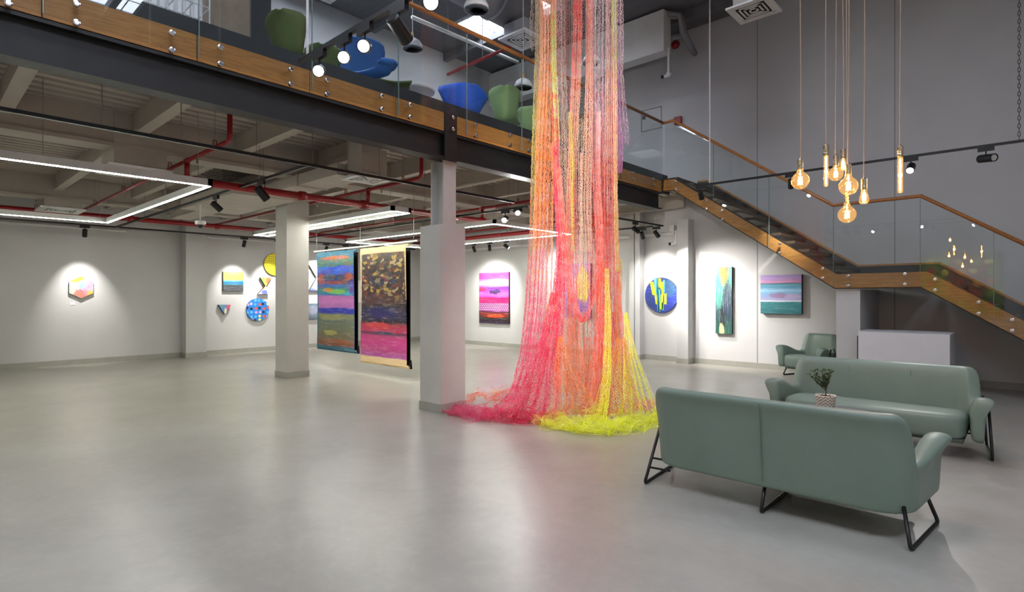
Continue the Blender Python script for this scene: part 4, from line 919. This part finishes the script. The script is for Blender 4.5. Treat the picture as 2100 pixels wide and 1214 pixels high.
shellchair('large blue winged chair behind the lit spotlights', -7.25, 4.6, -2.4, '3566a8', .36, .8, .42, .14)
shellchair('small blue chair edge right of the large blue chair', -6.2, 4.08, -1.2, BL, .14, .12, .38)
shellchair('dark green low chair left of the round mezzanine table', -6.35, 4.42, 2.6, gd, .15, .12, .38)
shellchair('bright blue shell chair near the middle of the mezzanine', -6.55, 5.95, -1.9, '2f66d8', .4, .34, .42, .24)
shellchair('light green shell chair left of the hanging net, upright one', -6.3, 6.7, -2.5, G_, .24, .44)
shellchair('light green shell chair touching the left edge of the net', -6.45, 7.48, -2.2, G_, .28, .34)
tt = thing('round_table', 'round pale table on the mezzanine between the chairs', 'table', (-6.9, 5.3, ZF))
MB().lathe([(0, .66), (.3, .66), (.31, .68), (.3, .69), (0, .69)], (-6.9, 5.3, ZF), 32).build('table_top', M_white, tt)
T([(-6.9, 5.3, ZF + .02), (-6.9, 5.3, ZF + .66)], .03, 8).build('stem', M_chrome, tt)
MB().lathe([(.22, 0), (.22, .015), (0, .03)], (-6.9, 5.3, ZF), 24).build('foot', M_chrome, tt)
tag(B(-7.05, -6.62, onx(440, 40, -6.62).y, onx(512, 40, -6.62).y, ZF, HC).build('column', mat('tan_column', '8a7a68', .6)), 'tan box column on the mezzanine behind the glass', 'column')
tag(B(-7.2, -7.15, onx(515, 40, -7.15).y, onx(556, 40, -7.15).y, ZF, ZF + 1.9).build('screen', M_band), 'dark panel beside the tan column on the mezzanine', 'panel')
wr = thing('wire_rack', 'white wire rack at the left of the mezzanine', 'rack', (-6.75, 1.75, ZF))
ya, yb2 = onx(288, 20, -6.6).y, onx(430, 20, -6.6).y
for k in range(9):
    y = ya + (yb2 - ya) * k / 8; T([(-6.6, y, ZF), (-6.6, y, ZF + 1.9)], .008, 5).build('upright_bar', M_rod, wr); T([(-6.95, y, ZF), (-6.95, y, ZF + 1.9)], .008, 5).build('upright_bar', M_rod, wr)
for k in range(7):
    z = ZF + .1 + .3 * k
    for x in (-6.6, -6.95): T([(x, ya, z), (x, yb2, z)], .007, 5).build('level_bar', M_rod, wr)
    for j in range(5): y = ya + (yb2 - ya) * j / 4; T([(-6.6, y, z), (-6.95, y, z)], .006, 5).build('level_bar', M_rod, wr)
# oak slat screen on the back wall of the mezzanine
sl = thing('slat_screen', 'upright oak slats on the mezzanine end wall behind the net', 'screen', (-8, YB - .1, ZF))
xa_, xb_ = ony(1087, 230, YB - .1).x, ony(1205, 230, YB - .1).x
B(xa_, xb_, YB - .03, YB - .002, ZF, 6.4).build('backing', M_band, sl)
ns = int((xb_ - xa_) / .115); M_slat = wood('oak_slat', 'c79a68', 'a87a4c', 2)
for k in range(ns): x = xa_ + k * .115; B(x, x + .055, YB - .1, YB - .03, ZF, 6.4).build('slat', M_slat, sl)
# ------------------------------------------------------------------ hanging net sculpture
CN = V((-4.35, 5.9, 0)); KPX = .00633
net = thing('net_sculpture', 'tall hanging sculpture of pink, orange and yellow dyed fishing nets trailing on the floor', 'sculpture', CN)
def net_mat():
    m, nt, out = nt_new('dyed_net'); h = N(nt); b = h.n('BsdfPrincipled')
    at = h.n('VertexColor'); at.layer_name = 'dye'; tc = h.n('TexCoord').outputs['Object']
    col = h.mix(h.math('ADD', .04, h.math('MULTIPLY', h.smooth(h.noise(tc, 9, 3), .4, .7), .28)), at.outputs[0], (.95, .86, .8))
    h.l(col, b.inputs['Base Color']); b.inputs['Roughness'].default_value = .55; b.inputs['Specular IOR Level'].default_value = .25
    tr = h.n('BsdfTranslucent'); h.l(col, tr.inputs[0]); mx = h.n('MixShader'); mx.inputs[0].default_value = .45
    h.l(b.outputs[0], mx.inputs[1]); h.l(tr.outputs[0], mx.inputs[2]); h.l(mx.outputs[0], out.inputs[0]); return m
M_net = net_mat()
PAL = dict(sal='f28c78', cor='f47a74', red='f04a4c', pea='f8c09a', ora='fa9c50', oli='dccb70', lim='cce07c', tan='dccbb0', pal='f2d0d0', mau='dcb6c4', pur='c880b8', hot='f0306c', mag='f2609a', yel='f6f060', neo='eefa30', gry='dcd2d0', dor='f8844c')
E1 = np.array(RT); E2 = np.array(FW); UP = np.array((0, 0, 1.0)); C0 = np.array(CN)
def node(px, y, hw, dep=0.0):
    """a control point beside the sculpture's axis: sideways, depth, height from the picture scale at the axis"""
    return (C0 + E1 * (px - 1176) * KPX + E2 * dep + UP * max(EYE + (CY - y) * KPX, .03), hw * KPX)
def fnode(px, y, hw, z=.02):
    p = onz(px, y, 0); return (np.array((p.x, p.y, z)), hw * KPX)
def interp(P, s, n):
    t = np.linspace(0, 1, n); return np.stack([np.interp(t, s, P[:, k]) for k in range(P.shape[1])], 1)
def smooth1(a, it=6):
    for _ in range(it): a[1:-1] = (a[:-2] + 2 * a[1:-1] + a[2:]) / 4
    return a
def net_strip(pts, cols, nu, name='net_drape', k=3.0, amp=.05, cell=.034, thick=.0037, rough_=.0, wdir=None, tilt=0.0, edge=True):
    P = np.array([p for p, _ in pts]); W = np.array([[h_] for _, h_ in pts])
    L = np.r_[0, np.cumsum(np.linalg.norm(np.diff(P, axis=0), axis=1))]; s = L / L[-1]
    nv = max(8, int(L[-1] / (cell / 2))); PP = smooth1(interp(P, s, nv), 12); WW = smooth1(interp(W, s, nv), 12)
    Tn = np.gradient(PP, axis=0); Tn /= np.linalg.norm(Tn, axis=1)[:, None]
    wd = E1 if wdir is None else wdir
    Wd = np.tile(wd, (nv, 1)).astype(float); Wd -= Tn * (Wd * Tn).sum(1)[:, None]; Wd /= np.maximum(np.linalg.norm(Wd, axis=1), 1e-3)[:, None]
    Nn = np.cross(Tn, Wd)
    a = np.linspace(-1, 1, nu)[None, :]; ph = rng.uniform(0, 6.28, 4); tt_ = np.linspace(0, 1, nv)[:, None]
    drift = .5 * np.sin(tt_ * rng.uniform(2, 5) + ph[3])
    lat = a + (.9 / (k * 3.14)) * np.sin(k * 3.14 * a + ph[0] + drift) + .12 * np.sin(1.7 * a + ph[2])
    dep = np.sin(k * 3.14 * a + ph[1] + drift * 1.5) * .7 + .4 * np.sin(k * 1.9 * a + ph[2] - drift)
    am = amp * (.4 + WW / .12).clip(.5, 2.0)
    G = PP[:, None, :] + Wd[:, None, :] * (lat * WW)[:, :, None] + Nn[:, None, :] * (dep * am)[:, :, None]
    G += rng.normal(0, .0035, G.shape)
    if rough_:
        q = rng.normal(0, 1, (max(4, nv // 8), max(4, nu // 6), 3))
        qi = np.stack([np.stack([np.interp(np.linspace(0, 1, nu), np.linspace(0, 1, q.shape[1]), r_[:, c]) for r_ in q]) for c in range(3)], 2)
        qi = np.stack([np.stack([np.interp(np.linspace(0, 1, nv), np.linspace(0, 1, q.shape[0]), qi[:, u_, c]) for u_ in range(nu)], 1) for c in range(3)], 2)
        G += qi * rough_
    G[:, :, 2] = np.where(G[:, :, 2] < .006, .006 + np.abs(G[:, :, 2] - .006) * .35, G[:, :, 2])
    # dye
    cs = [(t_, srgb(PAL[c])) for t_, c in cols]; ct_ = np.array([c[0] for c in cs]); cv = np.array([c[1] for c in cs])
    jit = smooth1(rng.normal(0, .1, nu + 0), 2)[None, :] + smooth1(rng.normal(0, .05, nv), 2)[:, None]
    tj = (tt_ + jit).clip(0, 1); colr = np.stack([np.interp(tj, ct_, cv[:, c]) for c in range(3)], 2)
    colr = colr * (1 + .18 * smooth1(rng.normal(0, 1, nu), 1))[None, :, None]
    # strands of the diamond mesh
    j, i = np.meshgrid(np.arange(nv - 1), np.arange(nu - 1), indexing='ij')
    ev = ((i + j) % 2 == 0)
    A = np.where(ev[..., None], np.stack([j, i], 2), np.stack([j, i + 1], 2)).reshape(-1, 2); Bq = np.where(ev[..., None], np.stack([j + 1, i + 1], 2), np.stack([j + 1, i], 2)).reshape(-1, 2)
    if edge:
        e0 = np.stack([np.arange(nv - 1), np.zeros(nv - 1, int)], 1); e1_ = e0 + [1, 0]; f0 = np.stack([np.arange(nv - 1), np.full(nv - 1, nu - 1)], 1); f1 = f0 + [1, 0]
        A = np.concatenate([A, e0, f0]); Bq = np.concatenate([Bq, e1_, f1])
    p0 = G[A[:, 0], A[:, 1]]; p1 = G[Bq[:, 0], Bq[:, 1]]; d = p1 - p0; d /= np.maximum(np.linalg.norm(d, axis=1), 1e-6)[:, None]
    rv = Nn[A[:, 0]] + rng.normal(0, .6, p0.shape); sd = np.cross(d, rv); sd /= np.maximum(np.linalg.norm(sd, axis=1), 1e-6)[:, None]; sd *= thick / 2
    n = len(p0); vv = np.empty((n * 4, 3)); vv[0::4] = p0 - sd; vv[1::4] = p0 + sd; vv[2::4] = p1 + sd; vv[3::4] = p1 - sd
    vv -= C0
    me = bpy.data.meshes.new(name); me.vertices.add(n * 4); me.vertices.foreach_set('co', vv.ravel()); me.loops.add(n * 4); me.loops.foreach_set('vertex_index', np.arange(n * 4, dtype=np.int32))
    me.polygons.add(n); me.polygons.foreach_set('loop_start', np.arange(0, n * 4, 4, dtype=np.int32)); me.polygons.foreach_set('loop_total', np.full(n, 4, dtype=np.int32))
    ca = me.color_attributes.new('dye', 'FLOAT_COLOR', 'POINT'); cc = np.ones((n * 4, 4)); c0 = colr[A[:, 0], A[:, 1]].clip(.01, 1); c1_ = colr[Bq[:, 0], Bq[:, 1]].clip(.01, 1)
    cc[0::4, :3] = c0; cc[1::4, :3] = c0; cc[2::4, :3] = c1_; cc[3::4, :3] = c1_; ca.data.foreach_set('color', cc.ravel())
    me.update(calc_edges=True); me.materials.append(M_net)
    o = bpy.data.objects.new(name, me); COL.objects.link(o); o.parent = net; return o
TOP = -330
def S(pts, cols, nu, **k): return net_strip([node(*p) if len(p) == 4 else fnode(*p) for p in pts], cols, nu, **k)
# left bundle
S([(1106, TOP, 8, -.1), (1105, 100, 8, -.1), (1100, 300, 10, -.1), (1095, 500, 11, -.1), (1088, 620, 12, -.1), (1078, 720, 12, -.15), (1062, 800, 16, -.2), (1030, 850, 26), (985, 858, 30)], [(0, 'tan'), (.3, 'tan'), (.42, 'oli'), (.62, 'oli'), (.7, 'red'), (.8, 'hot'), (1, 'hot')], 34)
S([(1122, TOP, 15, -.3), (1121, 150, 16, -.3), (1116, 300, 18, -.3), (1112, 500, 20, -.3), (1107, 620, 22, -.3), (1096, 740, 28, -.35), (1078, 825, 40, -.4), (1050, 862, 50)], [(0, 'pal'), (.2, 'sal'), (.36, 'pea'), (.55, 'ora'), (.68, 'ora'), (.76, 'pal'), (.86, 'mag'), (1, 'hot')], 80, k=5)
S([(1113, TOP, 9, .1), (1112, 250, 12, .1), (1108, 500, 16, .1), (1102, 650, 20, .1), (1090, 780, 26, .1), (1062, 838, 30, .3)], [(0, 'tan'), (.3, 'pea'), (.5, 'sal'), (.65, 'cor'), (.8, 'hot'), (1, 'hot')], 40, k=4)
S([(1131, TOP, 6, -.35), (1131, 150, 6, -.35), (1135, 260, 7, -.35), (1138, 380, 7, -.35), (1145, 520, 8, -.38), (1138, 640, 14, -.4), (1118, 760, 24, -.45), (1098, 845, 40, -.5)], [(0, 'tan'), (.3, 'sal'), (.36, 'lim'), (.47, 'lim'), (.53, 'red'), (.65, 'hot'), (1, 'hot')], 44, k=3)
S([(1128, 300, 5, -.2), (1142, 420, 5, -.3), (1148, 520, 7, -.4), (1138, 640, 12, -.4), (1120, 740, 26, -.4), (1096, 858, 48, -.5)], [(0, 'pea'), (.3, 'cor'), (.5, 'hot'), (1, 'hot')], 44, k=4)
# middle
S([(1142, TOP, 13, -.1), (1143, 150, 14, -.1), (1150, 300, 16, -.1), (1156, 480, 16, -.1), (1158, 640, 16, -.1), (1160, 800, 26, 0)], [(0, 'tan'), (.4, 'gry'), (.6, 'tan'), (.75, 'pea'), (1, 'ora')], 20, cell=.045)
S([(1160, TOP, 14, .3), (1160, 200, 14, .3), (1160, 450, 14, .3), (1168, 640, 18, .3), (1170, 820, 30, .35)], [(0, 'pal'), (.35, 'sal'), (.55, 'gry'), (.75, 'cor'), (1, 'dor')], 26)
S([(1177, TOP, 7, -.35), (1178, 90, 8, -.35), (1174, 200, 8, -.35), (1168, 330, 7, -.3), (1166, 460, 9, -.3), (1170, 600, 9, -.3), (1172, 720, 14, -.3), (1180, 838, 26, -.3)], [(0, 'cor'), (.2, 'red'), (.36, 'cor'), (.5, 'pea'), (.7, 'cor'), (1, 'dor')], 40, k=4)
S([(1190, TOP, 26, .35), (1190, 200, 26, .35), (1188, 450, 22, .35), (1186, 640, 20, .3), (1186, 810, 30, .3)], [(0, 'pal'), (.3, 'tan'), (.6, 'gry'), (.8, 'tan'), (1, 'tan')], 24, k=3, amp=.07, cell=.045)
S([(1162, 250, 3, -.4), (1167, 340, 4, -.4), (1166, 420, 3, -.4), (1168, 520, 3, -.4)], [(0, 'oli'), (.4, 'yel'), (1, 'oli')], 12)
S([(1184, 330, 2, -.42), (1184, 460, 3, -.42), (1184, 600, 2, -.42)], [(0, 'pea'), (.5, 'tan'), (1, 'pea')], 10)
S([(1203, TOP, 5, -.3), (1203, 150, 6, -.3), (1200, 300, 9, -.3), (1196, 420, 10, -.3), (1200, 520, 8, -.3)], [(0, 'pal'), (.4, 'sal'), (.7, 'pea'), (1, 'tan')], 24)
S([(1196, 250, 12, -.15), (1196, 420, 12, -.15), (1194, 560, 12, -.1), (1190, 700, 18, 0), (1190, 830, 26, .1)], [(0, 'tan'), (.3, 'pal'), (.6, 'cor'), (.8, 'tan'), (1, 'ora')], 24)
# right bundle
S([(1224, TOP, 16, -.2), (1223, 150, 16, -.2), (1224, 320, 15, -.25), (1228, 480, 12, -.3), (1232, 640, 12, -.3), (1236, 760, 18, -.3), (1242, 840, 28, -.3)], [(0, 'mau'), (.3, 'gry'), (.5, 'mau'), (.62, 'cor'), (1, 'dor')], 50, k=5)
S([(1212, TOP, 12, .1), (1213, 300, 12, .1), (1216, 500, 12, .1), (1220, 660, 16, .1), (1222, 830, 26, .1)], [(0, 'pal'), (.35, 'mau'), (.6, 'cor'), (.85, 'dor'), (1, 'dor')], 34, k=4)
S([(1243, TOP, 6, -.3), (1243, 130, 7, -.3), (1243, 300, 9, -.3), (1245, 450, 12, -.3), (1246, 600, 15, -.3), (1250, 720, 22, -.3), (1262, 838, 32, -.3)], [(0, 'gry'), (.3, 'pal'), (.45, 'pea'), (.6, 'cor'), (.75, 'red'), (1, 'dor')], 50, k=5)
S([(1249, TOP, 4, -.38), (1249, 60, 4, -.38), (1250, 200, 4, -.38), (1251, 400, 3, -.38), (1254, 560, 3, -.38)], [(0, 'oli'), (.4, 'lim'), (.6, 'pea'), (1, 'oli')], 22, k=2)
S([(1257, TOP, 5, -.15), (1257, 120, 6, -.15), (1260, 240, 8, -.15), (1265, 310, 9, -.15), (1266, 360, 5, -.15)], [(0, 'mau'), (.5, 'pur'), (.8, 'pur'), (1, 'pur')], 40)
S([(1258, 60, 6, .1), (1260, 240, 6, .1), (1262, 400, 6, .1), (1262, 560, 8, .1), (1268, 680, 14, .1), (1285, 780, 18, .1), (1312, 838, 26, .3)], [(0, 'pur'), (.3, 'mau'), (.5, 'tan'), (.75, 'pal'), (1, 'mag')], 26)
S([(1268, TOP, 6, 0), (1270, 20, 9, 0), (1270, 110, 10, 0), (1271, 150, 7, 0), (1274, 220, 11, 0), (1279, 285, 14, 0), (1278, 297, 14, 0)], [(0, 'gry'), (.5, 'pal'), (.8, 'mau'), (1, 'pur')], 18, k=1.5, cell=.04)
S([(1102, TOP, 5, .1), (1096, 30, 7, .1), (1095, 75, 9, .1), (1097, 96, 6, .1)], [(0, 'gry'), (1, 'tan')], 12, k=1.5, cell=.045)
S([(1240, 150, 10, .35), (1240, 420, 10, .35), (1244, 600, 14, .35), (1262, 760, 20, .4), (1290, 835, 28, .5)], [(0, 'mau'), (.4, 'cor'), (.7, 'cor'), (1, 'mag')], 34)
# orange knot and swag
S([(1262, 535, 4, -.3), (1260, 600, 6, -.3), (1257, 680, 5, -.3), (1256, 730, 4, -.3)], [(0, 'oli'), (.4, 'ora'), (1, 'oli')], 24)
S([(1140, 360, 4, -.45), (1148, 480, 6, -.45), (1154, 560, 7, -.5), (1166, 620, 6, -.52), (1184, 660, 3.5, -.55), (1203, 616, 5, -.52), (1214, 560, 7, -.5), (1220, 470, 5, -.45), (1216, 380, 4, -.4), (1218, 250, 4, -.4)], [(0, 'sal'), (.2, 'cor'), (.5, 'red'), (.75, 'sal'), (1, 'pal')], 28, wdir=np.array(RT) * .8 + np.array((0, 0, .35)), amp=.03)
S([(1222, 540, 5, -.45), (1222, 600, 9, -.45), (1220, 690, 12, -.45), (1216, 780, 20, -.4), (1208, 845, 30, -.4)], [(0, 'dor'), (.4, 'cor'), (1, 'dor')], 50)
S([(1231, 555, 3, -.5), (1233, 660, 6, -.52), (1229, 760, 8, -.58), (1220, 830, 8, -.65), (1212, 872, 16)], [(0, 'oli'), (.4, 'yel'), (1, 'neo')], 36, k=3)
# lower skirt
S([(1132, 600, 6, -.45), (1120, 700, 18, -.5), (1102, 800, 36, -.6), (1082, 868, 52)], [(0, 'red'), (.3, 'hot'), (1, 'hot')], 56, k=4)
S([(1142, 685, 4, -.5), (1150, 750, 20, -.58), (1166, 820, 42, -.65), (1178, 862, 56)], [(0, 'ora'), (.4, 'ora'), (.75, 'oli'), (1, 'yel')], 44, k=3, amp=.06)
S([(1274, 640, 2, -.3), (1279, 720, 12, -.38), (1290, 800, 28, -.48), (1312, 866, 44)], [(0, 'yel'), (.4, 'yel'), (1, 'neo')], 64, k=5)
S([(1262, 690, 8, -.4), (1256, 770, 30, -.5), (1250, 840, 50, -.6), (1250, 882, 64)], [(0, 'ora'), (.35, 'yel'), (1, 'neo')], 52, k=4, amp=.06)
S([(1185, 640, 16, .0), (1186, 740, 22, 0), (1190, 835, 34, 0)], [(0, 'tan'), (.5, 'oli'), (1, 'ora')], 34)
S([(1212, 690, 14, -.1), (1212, 770, 26, -.15), (1206, 850, 44, -.2)], [(0, 'cor'), (.5, 'dor'), (1, 'ora')], 48, k=4)
S([(1258, 640, 8, 0), (1268, 740, 14, 0), (1296, 828, 22, .1), (1330, 842, 26)], [(0, 'red'), (.5, 'cor'), (1, 'mag')], 34)
# swags and pools on the floor
up_ = np.array((0, 0, 1.0))
def pool(pts, cols, nu, **k):
    k.setdefault('rough_', .055); return net_strip([fnode(x, y, h_, z) for x, y, h_, z in pts], cols, nu, name='net_pool', wdir=np.array((-.25, 1.0, 0.0)), **k)
for dz, dy, sc_ in ((.03, 0, 1.0), (.06, -3, .8), (.02, 4, .9)):
    pool([(926, 846 + dy, 10 * sc_, dz), (960, 852 + dy, 26 * sc_, dz + .02), (1010, 858 + dy, 34 * sc_, dz), (1060, 862 + dy, 34 * sc_, dz), (1106, 862 + dy, 26 * sc_, dz)], [(0, 'hot'), (.3, 'mag'), (.6, 'hot'), (1, 'hot')], 44, amp=.035, k=4)
    pool([(1102, 866 + dy, 12 * sc_, dz), (1140, 876 + dy, 26 * sc_, dz + .02), (1200, 888 + dy, 30 * sc_, dz + .03), (1262, 884 + dy, 30 * sc_, dz + .02), (1320, 870 + dy, 22 * sc_, dz), (1356, 864 + dy, 14 * sc_, dz)], [(0, 'yel'), (.4, 'neo'), (.6, 'neo'), (1, 'neo')], 48, amp=.035, k=4)
pool([(958, 828, 10, .04), (985, 820, 14, .05), (1020, 822, 16, .05), (1066, 824, 18, .05)], [(0, 'cor'), (.4, 'dor'), (1, 'hot')], 34, amp=.03)
pool([(1010, 812, 10, .04), (1035, 810, 12, .05), (1068, 806, 14, .08)], [(0, 'oli'), (.2, 'dor'), (1, 'hot')], 30, amp=.03)
pool([(1300, 834, 20, .03), (1330, 838, 18, .04), (1356, 842, 12, .03)], [(0, 'mag'), (.5, 'cor'), (1, 'pal')], 34, amp=.03)
pool([(1120, 850, 20, .02), (1180, 850, 26, .02), (1240, 850, 26, .02), (1300, 848, 24, .02)], [(0, 'dor'), (.4, 'ora'), (1, 'yel')], 40, amp=.03)
# the ring that carries the nets
T([C0_ for C0_ in [(CN.x + .5 * math.cos(a), CN.y + .5 * math.sin(a), 7.45) for a in np.linspace(0, 2 * math.pi, 25)]], .015, 6, cap=False).build('hanging_ring', M_dark, net)
for a in (0, 2.1, 4.2): T([(CN.x + .5 * math.cos(a), CN.y + .5 * math.sin(a), 7.45), (CN.x, CN.y, HC)], .005, 5).build('hanging_wire', M_wire, net)
